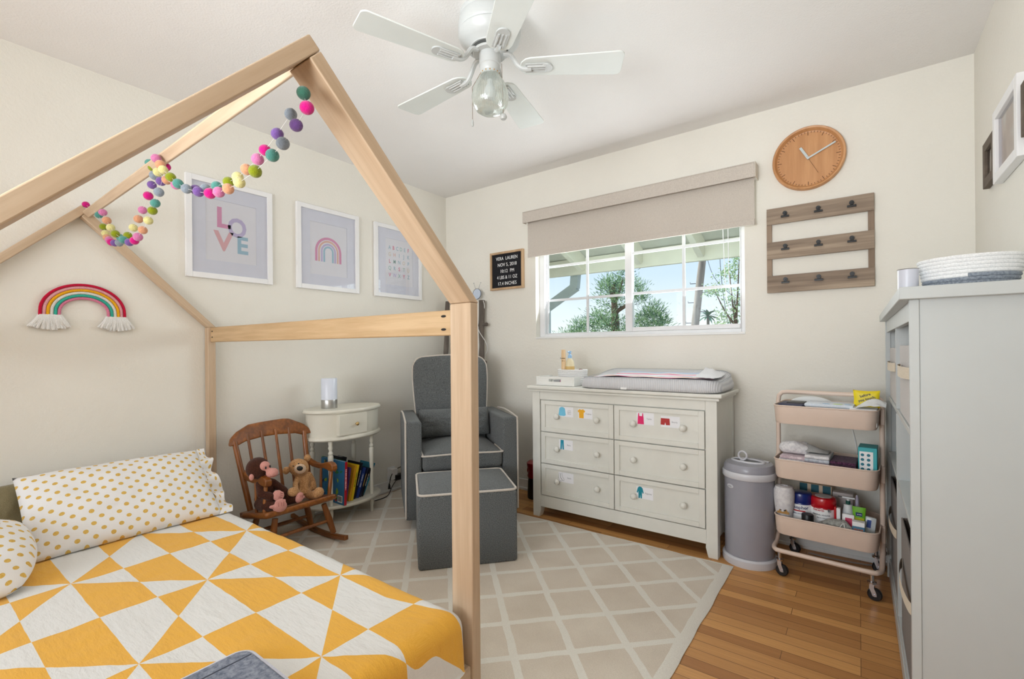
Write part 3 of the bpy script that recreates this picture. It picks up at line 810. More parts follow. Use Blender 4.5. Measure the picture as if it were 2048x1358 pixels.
G(M_fan).lathe([(0, -.446), (.004, -.446), (.0045, -.428), (.003, -.420), (0, -.420)], 12, T((-.058, -.042, 0))).obj('pull_fob', ch)
ch = G(M_chain).tube([(.042, .022, -.20), (.046, .026, -.402)], .0011, 6).obj('pull_chain', fan)
G(M_fan).lathe([(0, -.012), (.010, -.011), (.014, -.004), (.014, .002), (.009, .009), (0, .011)], 16, T((.046, .026, -.412))).obj('pull_fob', ch)
# ------------------------------------------------------------------ glider armchair (local x = its right-hand side seen from the front, -y = forward)
gc = thing('glider_armchair', 'charcoal glider armchair with cream piping in the back corner', 'armchair', (-1.964, 2.148, RZ), 52)
def ppath(pts, r=.006, n=8, closed=False): return pts
def cush(g, x0, x1, y0, y1, z0, z1, r=.03, crown=0, nseg=12):
    """upholstered block: rounded edges and a domed top"""
    b = bmesh.new(); bmesh.ops.create_cube(b, size=1)
    bmesh.ops.scale(b, vec=(x1 - x0, y1 - y0, z1 - z0), verts=b.verts); bmesh.ops.translate(b, vec=((x0 + x1) / 2, (y0 + y1) / 2, (z0 + z1) / 2), verts=b.verts)
    bmesh.ops.bevel(b, geom=b.edges[:], offset=r, segments=4, profile=.5, affect='EDGES')
    if crown:
        bmesh.ops.subdivide_edges(b, edges=[e for e in b.edges if e.calc_length() > .05], cuts=nseg, use_grid_fill=True)
        for v in b.verts:
            if v.co.z > (z0 + z1) / 2:
                u = (v.co.x - (x0 + x1) / 2) / ((x1 - x0) / 2); w = (v.co.y - (y0 + y1) / 2) / ((y1 - y0) / 2)
                v.co.z += crown * max(0, 1 - u * u) * max(0, 1 - w * w)
    me = bpy.data.meshes.new('tmp'); b.to_mesh(me); b.free()
    f0 = len(g.bm.faces); g.bm.from_mesh(me); bpy.data.meshes.remove(me); g.bm.faces.ensure_lookup_table()
    for f in g.bm.faces[f0:]: f.material_index = g.cur; f.smooth = True
    return g
def arm(s):
    g = G(M_grey)
    x0, x1 = (-.352, -.252) if s < 0 else (.252, .352)
    cush(g, x0, x1, 0, .66, .06, .652, .018)
    for v in g.bm.verts:
        if v.co.z > .5: v.co.z += .016 * math.sin(max(0, min(1, v.co.y / .6)) * PI) - .02 * max(0, v.co.y - .3)
    a = g.obj('arm', gc)
    xo = x0 + .004 if s < 0 else x1 - .004
    G(M_pipe).tube([(xo, .002, .075), (xo, -.002, .30), (xo, .0, .56), (xo, .004, .638), (xo, .03, .654), (xo, .30, .668), (xo, .52, .655)], .0055, 8, smooth=5).obj('piping', a)
arm(-1); arm(1)
g = G(M_grey); cush(g, -.251, .251, .015, .62, .07, .345, .012); g.obj('seat_base', gc)
g = G(M_grey); cush(g, -.249, .249, -.012, .56, .346, .452, .028, .045); sc_ = g.obj('seat_cushion', gc)
G(M_pipe).tube([(-.246, .20, .448), (-.246, .03, .444), (-.228, -.008, .442), (0, -.012, .447), (.228, -.008, .442), (.246, .03, .444), (.246, .20, .448)], .0055, 8, smooth=6).obj('piping', sc_)
g = G(M_grey)
BW, BT, BB = .272, 1.035, .32
def back(u, v):
    a = 2 * PI * u
    # rounded-rectangle cross-section swept up; leaning back
    z = BB + (BT - BB) * v; k = 1
    return None
def bprof(n=40):
    p = [(-.24, BB)]
    p += [(-.245, .55), (-.262, .75), (-.270, .88), (-.268, .955)]
    for k in range(1, 7): a = PI - (PI / 2) * k / 6; p.append((-.188 + .080 * math.cos(a), .955 + .080 * math.sin(a)))
    q = [(-x, z) for x, z in reversed(p)]
    return p + [(-.09, 1.043), (0, 1.046), (.09, 1.043)] + q
bp = bprof(); off = lambda z: .44 + (z - .35) * .16
def ring(scale, dy):
    return [g.bm.verts.new((x * scale + 0, off(z) + dy, (z - .6) * scale + .6 if z > .6 else z)) for x, z in bp]
r0 = ring(.955, -.012); r1 = ring(.99, .0); r2 = ring(1, .015); r3 = ring(1, .10); r4 = ring(.98, .125)
fs = [g.bm.faces.new(r0), g.bm.faces.new(r4[::-1])]
for a, b in ((r0, r1), (r1, r2), (r2, r3), (r3, r4)):
    for i in range(len(a)):
        j = (i + 1) % len(a); fs.append(g.bm.faces.new((a[i], a[j], b[j], b[i])))
g._done(fs); bk = g.obj('backrest', gc, sharp=60)
G(M_pipe).tube([(x * 1.0, off(z) + .006, z) for x, z in bp if z > .42], .0055, 8, smooth=2).obj('piping', bk)
G(M_black).lathe([(.20, 0), (.22, .01), (.22, .03), (.06, .045), (.05, .075), (0, .075)], 32, T((0, .30, 0)), sx=1).obj('swivel_base', gc)
# lumbar pillow
lp_ = T(Vector((-1.964, 2.148, RZ))) @ R(52, 'Z') @ T((0, .350, .588)) @ R(-14, 'X') @ frame((1, 0, 0), (0, 0, 1), (0, -1, 0))
pillow('lumbar_pillow', 'charcoal lumbar pillow between the arms of the glider armchair', .250, .098, .070, lp_, None, M_grey, seed=9)

# ottoman
ot = thing('ottoman', 'charcoal ottoman with cream piping in front of the glider armchair', 'ottoman', (-1.5735, 1.757, RZ), 49.1)
g = G(M_grey); cush(g, -.25, .25, 0, .435, .0, .362, .014, .0); g.obj('body', ot)
g = G(M_grey); cush(g, -.248, .248, .002, .433, .340, .372, .014, .030); oc = g.obj('top_cushion', ot)
G(M_pipe).tube(rp := [(x, y, .3685) for x, y in rrect(-.249, .249, .001, .434, .03, 4)], .0058, 8, closed=True).obj('piping', oc)

# ------------------------------------------------------------------ oval side table
M_tab = flat('table_ivory', (226, 222, 208), .42, .03)
TC = Vector((-2.752, 1.840, RZ)); A_, B_ = .268, .172
tb = thing('side_table', 'ivory oval side table with one drawer and turned legs by the wall', 'side table', TC)
def oval(a, b, prof): return G(M_tab).lathe(prof, 56, None, True, b, a)
oval(A_, B_, [(0.97, .690), (1.0, .697), (1.0, .706), (.975, .713), (0, .713)]).obj('top', tb)
oval(A_ * .93, B_ * .93, [(1, .545), (1, .690)]).obj('apron', tb)
oval(A_, B_, [(0, .520), (.96, .520), (1.0, .528), (1.0, .536), (.965, .546), (0, .546)]).obj('lower_moulding', tb)
oval(A_ * .99, B_ * .99, [(0, .098), (.97, .098), (1.0, .104), (1.0, .112), (.97, .118), (0, .118)]).obj('shelf', tb)
dg = G(M_tab); dg.bx(.06, .163, -.138, .068, .552, .684)
dr = dg.obj('drawer', tb, bev=.003)
g = G(flat('crystal_brass', (206, 176, 120), .25, .1, metal=.8)); g.lathe([(.004, 0), (.004, .008), (.011, .014), (.012, .020), (.006, .026), (0, .027)], 16, T((.163, -.020, .618)) @ R(90, 'Y')); g.obj('knob', dr)
leg = [(.0, 0), (.010, 0), (.0115, .012), (.010, .03), (.014, .06), (.013, .098)]
leg2 = [(.013, .118), (.0125, .15), (.013, .30), (.0165, .40), (.0165, .425), (.012, .432), (.0155, .442), (.009, .458), (.0155, .476), (.011, .488), (.014, .500), (.014, .522)]
for x, y in ((.100, .145), (.100, -.160), (-.105, .150), (-.105, -.160)):
    G(M_tab).lathe(leg + leg2, 20, T((x, y, 0)), True).obj('leg', tb)
# lamp
lp = thing('table_lamp', 'cylindrical white glass lamp with silver base on the side table', 'lamp', (-2.765, 1.745, RZ + .7135))
G(flat('brushed_silver', (186, 186, 184), .3, .06, metal=.85)).lathe([(0, 0), (.049, 0), (.050, .003), (.050, .052), (.049, .055), (0, .055)], 40).obj('base', lp)
G(flat('opal_glass', (226, 232, 246), .25, .01)).lathe([(.0495, .0555), (.0495, .188), (.047, .192), (0, .192)], 40).obj('shade', lp)

# books on the lower shelf, leaning to the right
def book(label, y, th, ht, dp, tilt, col, spine_txt=None, txt_col=None, x0=-.065, page=True, deco=None, back=0):
    zb = TC.z + .1182
    t = thing('book', label, 'book', (TC.x + x0 + dp, y, zb), 0, 'picture books on the side table shelf')
    t.rotation_euler = (-math.radians(tilt), 0, math.radians(back))
    # local: x out of shelf is spine face at 0, y thickness, z up
    t.location.z += th * math.sin(math.radians(max(0, tilt)))
    cm = flat('cover_' + '_'.join(map(str, col)), col, .35, .05)
    g = G(cm); g.bx(-dp, 0, 0, .0022, 0, ht).bx(-dp, 0, th - .0022, th, 0, ht).bx(-.0022, 0, .0022, th - .0022, 0, ht)
    cv = g.obj('cover', t)
    G(M_paper).bx(-dp + .004, -.0023, .0023, th - .0023, .003, ht - .003).obj('pages', t)
    if spine_txt:
        g = G(flat('spine_' + '_'.join(map(str, txt_col)), txt_col, .5)); g.strokes(ht * .42, th * .45, frame((0, 0, -1), (0, 1, 0), (1, 0, 0), (.0004, th / 2, ht * .58)), len(label))
        g.obj('spine_title', cv)
    if deco: deco(cv, dp, ht)
    return t
def sea_deco(cv, dp, ht):
    random.seed(3)
    for k, (c, n) in enumerate((((150, 180, 40), 5), ((200, 60, 50), 4), ((20, 60, 110), 5), ((40, 120, 70), 5), ((226, 196, 60), 3))):
        g = G(flat('cover_art_%d' % k, c, .5))
        for i in range(n):
            a, b = random.uniform(.02, dp - .02), random.uniform(.02, ht - .02); r = random.uniform(.008, .02)
            g.prism([(r * (1 + .4 * math.sin(3 * q + k)) * math.cos(q), r * .6 * math.sin(q)) for q in [2 * PI * j / 12 for j in range(12)]], frame((1, 0, 0), (0, 0, 1), (0, -1, 0), (-a, -.0001, b)) @ R(random.uniform(0, 180), 'Z'), .0003)
        g.obj('cover_art', cv)
    g = G(M_paper); g.bx(-.07, -.02, -.0006, -.0002, .012, .055); g.obj('barcode_panel', cv)
    g = G(M_black)
    for i in range(14): g.bx(-.066 + i * .003, -.0648 + i * .003 + (i % 3) * .0004, -.0010, -.0006, .018, .050)
    g.obj('barcode', cv)
book('tall blue picture book with a red spine, first on the side table shelf', 1.724, .0165, .270, .262, 2, (34, 112, 160), None, None, -.090, deco=sea_deco)
bs = [o for o in bpy.data.objects if o.name == 'book'][0]
g = G(flat('spine_red', (196, 26, 40), .4)); g.bx(.0003, .0016, 0, .0165, 0, .270); rs = g.obj('red_spine', bs)
g = G(M_paper); g.strokes(.13, .0075, frame((0, 0, -1), (0, 1, 0), (1, 0, 0), (.0018, .008, .165)), 4); g.obj('spine_title', rs)
book('thin green book behind the tall blue picture book', 1.742, .008, .268, .262, 2, (96, 150, 60), None, None, -.112)
book('black board book behind the red-spined one on the shelf', 1.752, .050, .262, .10, 14, (26, 24, 30), None, None, -.100)
book('slim purple book right of the red-spined book', 1.764, .013, .215, .16, 10, (104, 68, 132), True, (70, 40, 90), -.040)
book('orange-yellow book right of the purple one', 1.788, .014, .222, .16, 13, (222, 160, 40), True, (200, 110, 30), -.036)
book('bright yellow book with a green mark on its spine', 1.804, .017, .225, .16, 13, (240, 204, 40), True, (60, 110, 40), -.034)
book('black book with white lettering right of the yellow ones', 1.836, .012, .230, .15, 16, (24, 26, 40), True, (220, 224, 232), -.040)
book('dark blue book in the right half of the shelf row', 1.852, .022, .195, .15, 18, (36, 60, 128), True, (200, 210, 235), -.038)
book('navy book with an orange foot, third from the right', 1.880, .013, .190, .15, 20, (28, 34, 62), True, (236, 190, 90), -.042)
book('black slim book, second from the right end of the shelf', 1.897, .014, .185, .15, 22, (22, 22, 28), True, (214, 218, 226), -.044)
book('teal book leaning at the right end of the shelf row', 1.918, .012, .215, .15, 26, (30, 128, 160), True, (60, 170, 200), -.060)

# ------------------------------------------------------------------ child's rocking chair (faces +x)
rk = thing('rocking_chair', "brown wooden child's rocking chair holding two plush toys", 'rocking chair', (-2.56, 1.37, RZ))
o_ = Vector((-2.56, 1.37, RZ))
def rp_(p): return Vector(p) - o_
YL, YR = 1.195, 1.552
g = G(M_rock)
def seatf(sg):
    def f(u, v):
        x = -2.690 + u * .275; y = 1.165 + v * .405
        e = max(0, 1 - abs(2 * u - 1) ** 26) ** .5 * max(0, 1 - abs(2 * v - 1) ** 34) ** .5
        z = .233 + .055 * (u - .5) + sg * .0175 * e
        if sg > 0: z -= .008 * math.sin(PI * u) * (1 - abs(2 * v - 1) ** 3)
        rr = .03
        return (x, y + (.02 if u > .5 else .0) * 0, z)
    return f
g.grid(40, 60, seatf(1)); g.grid(40, 60, seatf(-1)); bmesh.ops.remove_doubles(g.bm, verts=g.bm.verts[:], dist=.0003)
g.bm.transform(T(-o_)); seat = g.obj('seat', rk, sharp=60)
G(M_rock).bx(-.235, .115, -.15, .15, .178, .206, R(-11, 'Y') @ T((.0, 0, .012))).obj('seat_rail', rk, bev=.004)
def spind(name, a, b, r0, r1, mat=M_rockz, seg=12): return G(mat).tube([rp_(a), (rp_(a) + rp_(b)) / 2, rp_(b)], [r0, (r0 + r1) / 2 * 1.08, r1], seg).obj(name, rk)
spind('back_post', (-2.655, 1.200, .235), (-2.745, 1.160, .606), .0145, .0135)
spind('back_post', (-2.655, 1.545, .235), (-2.745, 1.560, .606), .0145, .0135)
for i, (yb, yt) in enumerate(((1.258, 1.232), (1.326, 1.310), (1.398, 1.389), (1.466, 1.468))):
    spind('spindle', (-2.672, yb, .24), (-2.756, yt, .640), .0088, .0072)
g = G(M_rock)
def crest(u, v):
    y = 1.132 + u * .462; q = 2 * u - 1
    def lerp_(tab):
        for (a0, b0), (a1, b1) in zip(tab, tab[1:]):
            if q <= a1: return b0 + (b1 - b0) * (q - a0) / (a1 - a0)
        return tab[-1][1]
    zl = lerp_(((-1, .584), (-.80, .582), (-.62, .596), (-.2, .606), (.2, .606), (.62, .598), (.80, .584), (1, .588)))
    zh = lerp_(((-1, .596), (-.96, .622), (-.80, .652), (-.50, .683), (-.2, .688), (.36, .692), (.52, .688), (.86, .648), (.97, .622), (1, .600)))
    a = 2 * PI * v; c, s_ = math.cos(a), math.sin(a)
    zc, zr = (zl + zh) / 2, (zh - zl) / 2
    sq = lambda t, e: math.copysign(abs(t) ** e, t)
    return (-2.742 - .28 * (zc - .6) - .28 * zr * sq(c, .4) + .011 * sq(s_, .5) - .016 * (1 - q * q), y, zc + zr * sq(c, .4))
n0 = len(g.bm.verts); g.grid(60, 28, crest)
bmesh.ops.remove_doubles(g.bm, verts=g.bm.verts[:], dist=.0004); bmesh.ops.holes_fill(g.bm, edges=g.bm.edges[:], sides=60)
g.bm.transform(T(-o_)); g.obj('crest_rail', rk, sharp=50)
for s, y0_, y1_, yp in ((0, 1.190, 1.205, 1.190), (1, 1.566, 1.585, 1.556)):
    g = G(M_rock)
    top_ = [(-2.722, .448), (-2.690, .440), (-2.640, .426), (-2.585, .424), (-2.540, .436), (-2.505, .445), (-2.478, .441), (-2.460, .428)]
    bot_ = [(-2.458, .404), (-2.468, .392), (-2.500, .394), (-2.545, .402), (-2.600, .394), (-2.660, .398), (-2.715, .416)]
    n_ = Vector((y1_ - y0_, .26)).normalized()
    vv = [[], []]
    for k, hw in ((0, -1), (1, 1)):
        for x, z in top_ + bot_:
            f_ = (x + 2.722) / .264; w_ = .0125 + .0055 * max(0, f_ - .55) / .45
            vv[k].append(g.bm.verts.new(rp_((x, y0_ + (y1_ - y0_) * f_ + hw * w_, z))))
    fs = [g.bm.faces.new(vv[0]), g.bm.faces.new(vv[1][::-1])]
    for i in range(len(vv[0])):
        j = (i + 1) % len(vv[0]); fs.append(g.bm.faces.new((vv[0][i], vv[0][j], vv[1][j], vv[1][i])))
    g._done(fs); g.obj('arm', rk, bev=.006, seg=3)
    spind('arm_post', (-2.478, yp, .245), (-2.492, y1_, .412), .0105, .010)
    spind('arm_post', (-2.558, yp - .002, .24), (-2.575, y0_ + .002, .400), .0075, .0070)
for x, y, x2, y2 in ((-2.452, 1.232, -2.432, 1.195), (-2.452, 1.508, -2.432, 1.556), (-2.640, 1.232, -2.665, 1.195), (-2.640, 1.508, -2.665, 1.556)):
    zt = .225 if x > -2.5 else .205; zb = .052 if x > -2.5 else .038
    G(M_rockz).tube([rp_((x, y, zt)), rp_(((x + x2) / 2, (y + y2) / 2, (zt + zb) / 2)), rp_((x2, y2, zb))], [.014, .0185, .015], 14).obj('leg', rk)
G(M_rock).tube([rp_((-2.441, 1.214, .126)), rp_((-2.441, 1.38, .128)), rp_((-2.441, 1.532, .126))], [.008, .0105, .008], 12).obj('stretcher', rk)
G(M_rock).tube([rp_((-2.653, 1.214, .112)), rp_((-2.653, 1.38, .112)), rp_((-2.653, 1.532, .112))], [.008, .0105, .008], 12).obj('stretcher', rk)
for y in (1.192, 1.558):
    g = G(M_rock); pts = []
    for k in range(25):
        x = -2.93 + .045 + k * (.575 / 24) - .0; q = (x + 2.575) / .30
        pts.append((x, .0125 + .030 * q * q))
    up = [(x, z + .024) for x, z in pts][::-1]
    M = frame((1, 0, 0), (0, 0, 1), (0, -1, 0), (0, y + .0125, 0))
    for i in range(24):
        g.prism([pts[i], pts[i + 1], (pts[i + 1][0], pts[i + 1][1] + .026), (pts[i][0], pts[i][1] + .026)], M, .025)
    bmesh.ops.remove_doubles(g.bm, verts=g.bm.verts[:], dist=.0003)
    g.bm.transform(T(-o_)); g.obj('rocker', rk, bev=.004)

# ------------------------------------------------------------------ plush toys
def plush(name, c, c2=None, sc=220): return fabric(name, c, c2, scale=sc, bump=.9, sheen=.12)
def limb(g, pts, rs, n=6):
    """capsule chain of overlapping balls, later fused by the remesher"""
    pts = [Vector(p) for p in pts]
    for (a, ra), (b, rb_) in zip(zip(pts, rs), zip(pts[1:], rs[1:])):
        k = max(2, int((b - a).length / (min(ra, rb_) * .45)))
        for i in range(k + 1):
            u = i / k; g.ball(a.lerp(b, u), ra * (1 - u) + rb_ * u, 10)
    return g
M_brown = plush('plush_brown', (84, 46, 32), (44, 22, 14)); M_pinkp = plush('plush_pink', (232, 170, 158), (210, 140, 130), 300)
mk = thing('plush_monkey', 'brown plush monkey with pink face, hands and feet on the rocking chair', 'soft toy', (-2.55, 1.25, .255))
om = Vector((-2.55, 1.25, .255))
q = lambda *p: Vector(p) - om
g = G(M_brown)
limb(g, [q(-2.575, 1.235, .305), q(-2.565, 1.24, .365), q(-2.552, 1.225, .415)], [.050, .045, .028])
g.ball(q(-2.548, 1.190, .482), (.052, .058, .057), 18)
limb(g, [q(-2.545, 1.200, .395), q(-2.50, 1.185, .355), q(-2.465, 1.215, .340)], [.023, .023, .022])
limb(g, [q(-2.545, 1.265, .39), q(-2.505, 1.305, .345), q(-2.48, 1.315, .315)], [.022, .021, .020])
limb(g, [q(-2.55, 1.205, .288), q(-2.49, 1.205, .290), q(-2.445, 1.225, .290)], [.034, .030, .026])
limb(g, [q(-2.55, 1.27, .288), q(-2.49, 1.315, .290), q(-2.462, 1.345, .295)], [.032, .028, .024])
g.obj('body', mk, remesh=.006)
g = G(M_pinkp)
g.ball(q(-2.508, 1.205, .495), (.022, .030, .026), 14); g.ball(q(-2.482, 1.233, .458), (.030, .036, .025), 16, R(35, 'Z'))
fcp = g.obj('face', mk, remesh=.005)
G(flat('stitch_mouth', (120, 60, 56), .8)).tube([q(-2.490, 1.196, .452), q(-2.460, 1.212, .447), q(-2.451, 1.240, .447), q(-2.462, 1.266, .450)], .0012, 6, smooth=4).obj('mouth', fcp)
for p in ((-2.484, 1.201, .490), (-2.490, 1.226, .492)): G(M_black).ball(q(*p), (.004, .0045, .0075), 12).obj('eye', fcp)
G(M_pinkp).ball(q(-2.520, 1.146, .448), (.010, .012, .017), 12).obj('ear', mk)
G(M_pinkp).ball(q(-2.565, 1.243, .478), (.010, .010, .017), 12).obj('ear', mk)
def paw(name, c, d, n, r, th):
    g = G(M_pinkp); c = q(*c); d = Vector(d).normalized(); n = Vector(n).normalized(); s = d.cross(n)
    g.ball(c, r, 14, frame(d, s, n)) if not isinstance(r, float) else g.ball(c, r, 14)
    for k, (a, l) in enumerate(((-.75, .9), (-.25, 1.08), (.25, 1.08), (.75, .92))):
        limb(g, [c + s * a * r[1] * .6, c + d * r[0] * l * .95 + s * a * r[1] * .72], [r[2] * .62, r[2] * .48])
    limb(g, [c, c + s * th * r[1] * 1.25 + d * r[0] * .25], [r[2] * .7, r[2] * .5])
    o = g.obj(name, mk, remesh=.0042)
    for a in (-.5, 0, .5):
        G(flat('plush_crease', (176, 104, 96), .9)).tube([c + s * a * r[1] * .72 + d * r[0] * k + n * (r[2] * (.98 - .28 * k)) for k in (.25, .55, .85)], .0011, 5).obj('stitched_crease', o)
    return o
paw('hand', (-2.452, 1.245, .342), (.3, 1, -.35), (.8, -.2, .4), (.027, .029, .015), 1)
paw('foot', (-2.424, 1.243, .288), (.15, .0, 1), (1, -.15, -.1), (.034, .036, .018), -1)
paw('foot', (-2.444, 1.358, .298), (.1, .25, 1), (1, .2, -.1), (.026, .024, .016), 1)

M_tan = plush('plush_tan', (206, 160, 112), (166, 118, 74), 150); M_tanl = plush('plush_cream', (226, 196, 168), (206, 172, 142), 200)
te = thing('teddy_bear', 'tan plush teddy bear with dark nose slumped on the rocking chair', 'soft toy', (-2.56, 1.45, .255))
om = Vector((-2.56, 1.45, .255))
g = G(M_tan)
limb(g, [q(-2.575, 1.445, .290), q(-2.58, 1.462, .345), q(-2.585, 1.456, .392)], [.040, .038, .026])
g.ball(q(-2.575, 1.430, .432), (.050, .058, .049), 18, R(-28, 'X'))
limb(g, [q(-2.575, 1.430, .382), q(-2.555, 1.398, .350), q(-2.51, 1.375, .325)], [.017, .016, .017])
limb(g, [q(-2.575, 1.492, .378), q(-2.57, 1.512, .340), q(-2.56, 1.512, .300)], [.017, .016, .018])
limb(g, [q(-2.56, 1.415, .288), q(-2.505, 1.375, .305), q(-2.468, 1.340, .330)], [.024, .023, .025]); g.ball(q(-2.462, 1.335, .336), (.026, .032, .026), 12)
limb(g, [q(-2.56, 1.47, .280), q(-2.505, 1.458, .278), q(-2.462, 1.470, .288)], [.024, .023, .026]); g.ball(q(-2.455, 1.480, .298), (.026, .031, .030), 12)
g.obj('body', te, remesh=.006)
g = G(M_tan); g.ball(q(-2.582, 1.486, .474), (.012, .021, .021), 14); g.obj('ear', te)
g = G(M_tan); g.ball(q(-2.580, 1.360, .428), (.012, .021, .021), 14); g.obj('ear', te)
g = G(M_tanl); g.ball(q(-2.528, 1.412, .434), (.022, .034, .028), 16, R(-20, 'X')); mz = g.obj('muzzle', te)
G(M_black).ball(q(-2.506, 1.398, .443), (.008, .019, .0135), 14, R(-20, 'X')).obj('nose', mz)
for p in ((-2.526, 1.402, .466), (-2.527, 1.372, .458)): G(M_black).ball(q(*p), .0038, 10).obj('eye', te)

# ------------------------------------------------------------------ twig ladder and its trinkets in the corner
M_twig = wood('driftwood_twig', (132, 122, 112), (84, 76, 70), 2, .85, 40, .12)
ld = thing('twig_ladder', 'grey driftwood twig ladder standing behind the glider armchair', 'ladder', (-2.69, 2.93, 0))
def twig(name, a, b, r, par, n=12, w_=.008):
    a, b = Vector(a), Vector(b); pts = []; rs = []
    for k in range(n + 1):
        u = k / n; p = a.lerp(b, u); j = Vector(noise.noise_vector(p * 7)) * w_ * (0 < k < n); pts.append(p + j); rs.append(r * (1 + .3 * noise.noise(p * 13)))
    return G(M_twig).tube(pts, rs, 10, smooth=2).obj(name, par)
lo = Vector((-2.69, 2.93, 0))
def tw(name, a, b, r): return twig(name, Vector(a) - lo, Vector(b) - lo, r, ld)
ra = tw('rail', (-2.865, 2.86, 0.005), (-2.872, 2.955, 1.515), .020); rb2 = tw('rail', (-2.44, 2.86, 0.005), (-2.492, 2.965, 1.50), .024)
for z in (.28, .63, .98, 1.29): tw('rung', (-2.93, 2.86 + .06 * z, z), (-2.43, 2.875 + .06 * z, z + .01), .015)
g = G(flat('pearl_beads', (226, 224, 220), .3))
for k in range(150):
    u = k / 149; a = u * 9.5; z = 1.49 - u * .52
    g.ball(Vector((-2.490 + .034 * math.cos(a) + .04 * u, 2.940 + .030 * math.sin(a), z)) - lo, .0034, 6)
bs_ = g.obj('bead_string', ld)
bs_['kind'] = 'stuff'
orn = thing('wire_ornament', 'small pale blue disc with thin wire feelers perched on the ladder top', 'ornament', (-2.535, 2.955, 1.500))
G(flat('pale_blue_disc', (206, 218, 236), .5)).lathe([(0, -.003), (.040, -.003), (.040, .003), (0, .003)], 32, T((0, 0, .055)) @ R(90, 'X')).obj('disc', orn)
g = G(flat('wire_blue', (70, 84, 110), .4)); g.tube([(.044 * math.cos(2 * PI * k / 28), -.002, .055 + .044 * math.sin(2 * PI * k / 28)) for k in range(28)], .0018, 6, closed=True)
wr = g.obj('wire_rim', orn)
for dx, tx in ((-.014, -.038), (.016, .038)):
    g = G(flat('wire_grey', (150, 150, 156), .4)); g.tube([(dx, 0, .095), (tx * .8, .002, .13), (tx, .004, .145)], .0012, 6, smooth=4).ball((tx, .004, .147), .004, 8); g.obj('feeler', orn)

# ------------------------------------------------------------------ outlet, plugs and cords by the table
ol_ = thing('wall_outlet', 'white wall outlet adaptor low on the left wall beside the armchair', 'outlet', (XL, 2.375, .135))
G(M_trim).bx(.0005, .006, -.036, .036, -.055, .055).obj('cover_plate', ol_, bev=.002)
g = G(M_trim); g.bx(.006, .045, -.026, .030, -.040, .044); g.obj('adaptor', ol_, bev=.004)
ad = thing('power_adaptor', 'black power brick resting on the baseboard by the outlet', 'power adaptor', (-2.905, 2.425, .085))
G(M_black).bx(-.013, .026, -.045, .045, .001, .045).obj('brick', ad, bev=.005)
G(M_black).tube([(0, .045, .03), (.02, .09, .02), (.05, .14, -.03)], .003, 8, smooth=5).obj('lead', ad)
pc = thing('power_cable', 'black power cord with plug hanging from the outlet adaptor', 'cord', (-2.885, 2.34, .1))
G(M_black).tube([(-.004, .012, .046), (.0, -.008, .02), (.002, -.018, -.018)], .0032, 8, smooth=4).obj('cord', pc)
G(M_black).lathe([(.004, .03), (.008, .012), (.011, -.012), (0, -.012)], 12, T((.002, -.022, -.048))).obj('plug', pc)
cd = G(M_black).tube([(-2.885, 2.40, .178), (-2.87, 2.45, .19), (-2.85, 2.52, .178), (-2.82, 2.60, .15)], .0032, 8, smooth=5); tag(cd.obj('charging_cable'), 'black cord running from the outlet behind the armchair', 'cord')
cd = G(M_black).tube([(-2.885, 2.385, .09), (-2.87, 2.33, .05), (-2.83, 2.27, .020), (-2.80, 2.20, .0165), (-2.80, 2.12, .0165)], .003, 8, smooth=5); tag(cd.obj('trailing_cable'), 'black cord trailing along the floor from the power brick', 'cord')

# red and black appliance behind the dresser
va = thing('red_appliance', 'red and black appliance half hidden behind the left side of the dresser', 'appliance', (-1.925, 2.88, 0))
M_redp = flat('red_plastic', (150, 18, 30), .3, .08, coat=.4)
G(M_black).lathe([(0, 0), (.052, 0), (.056, .01), (.052, .12), (.046, .16), (0, .16)], 24).obj('body', va)
G(M_redp).lathe([(.050, .150), (.056, .165), (.046, .20), (.056, .225), (.060, .26), (.040, .275), (0, .275)], 24).obj('head', va)
G(M_redp).tube([(-.040, 0, .165), (-.060, 0, .19), (-.052, 0, .235), (-.030, 0, .262)], .008, 8, smooth=4).obj('grip', va)
# ------------------------------------------------------------------ dresser
DX0, DX1, DY0, DY1 = -1.736, -.590, 2.575, 2.985
ds = thing('dresser', 'cream white six-drawer dresser under the window', 'dresser', (-1.163, 2.575, 0))
do = Vector((-1.163, 2.575, 0))
def D(g): g.bm.transform(T(-do)); return g
g = G(M_offw)
g.bx(DX0 + .045, DX1 - .045, DY0 + .022, DY1, .145, .818).bx(DX0 + .003, DX0 + .02, DY0 + .05, DY1 - .02, .10, .818).bx(DX1 - .02, DX1 - .003, DY0 + .05, DY1 - .02, .10, .818)
D(g).obj('carcass', ds)
g = G(M_offw); g.bx(DX0 + .058, DX1 - .058, DY0 + .003, DY0 + .0215, .768, .817); D(g).obj('top_rail', ds, bev=.001)
g = G(M_offw); g.bx(DX0 + .058, DX1 - .058, DY0 + .003, DY0 + .0215, .068, .143); D(g).obj('apron', ds, bev=.001)
g = G(M_offw)
g.bx(DX0 - .016, DX1 + .016, DY0 - .016, DY1, .8185, .834, bev=.006); g.bx(DX0 - .026, DX1 + .030, DY0 - .028, DY1, .8345, .856, bev=.007, seg=3)
D(g).obj('top', ds)
for x0, s in ((DX0, 1), (DX1 - .057, -1)):
    g = G(M_offw)
    xi = x0 + .057 if s > 0 else x0; xo = x0 if s > 0 else x0 + .057
    prof = [(xo, 0), (xi - s * .010, 0), (xi - s * .004, .02), (xi + s * .003, .05), (xi + s * .001, .085), (xi, .10), (xi, .818), (xo, .818)]
    g.prism(prof, frame((1, 0, 0), (0, 0, 1), (0, -1, 0), (0, DY0 + .05, 0)), .05)
    D(g).obj('leg', ds, bev=.0015)
    g = G(M_offw); g.bx(x0 + (0 if s > 0 else .017), x0 + (.04 if s > 0 else .057), DY1 - .05, DY1 - .001, 0, .818); D(g).obj('leg', ds, bev=.0015)
M_crevice = M_offw
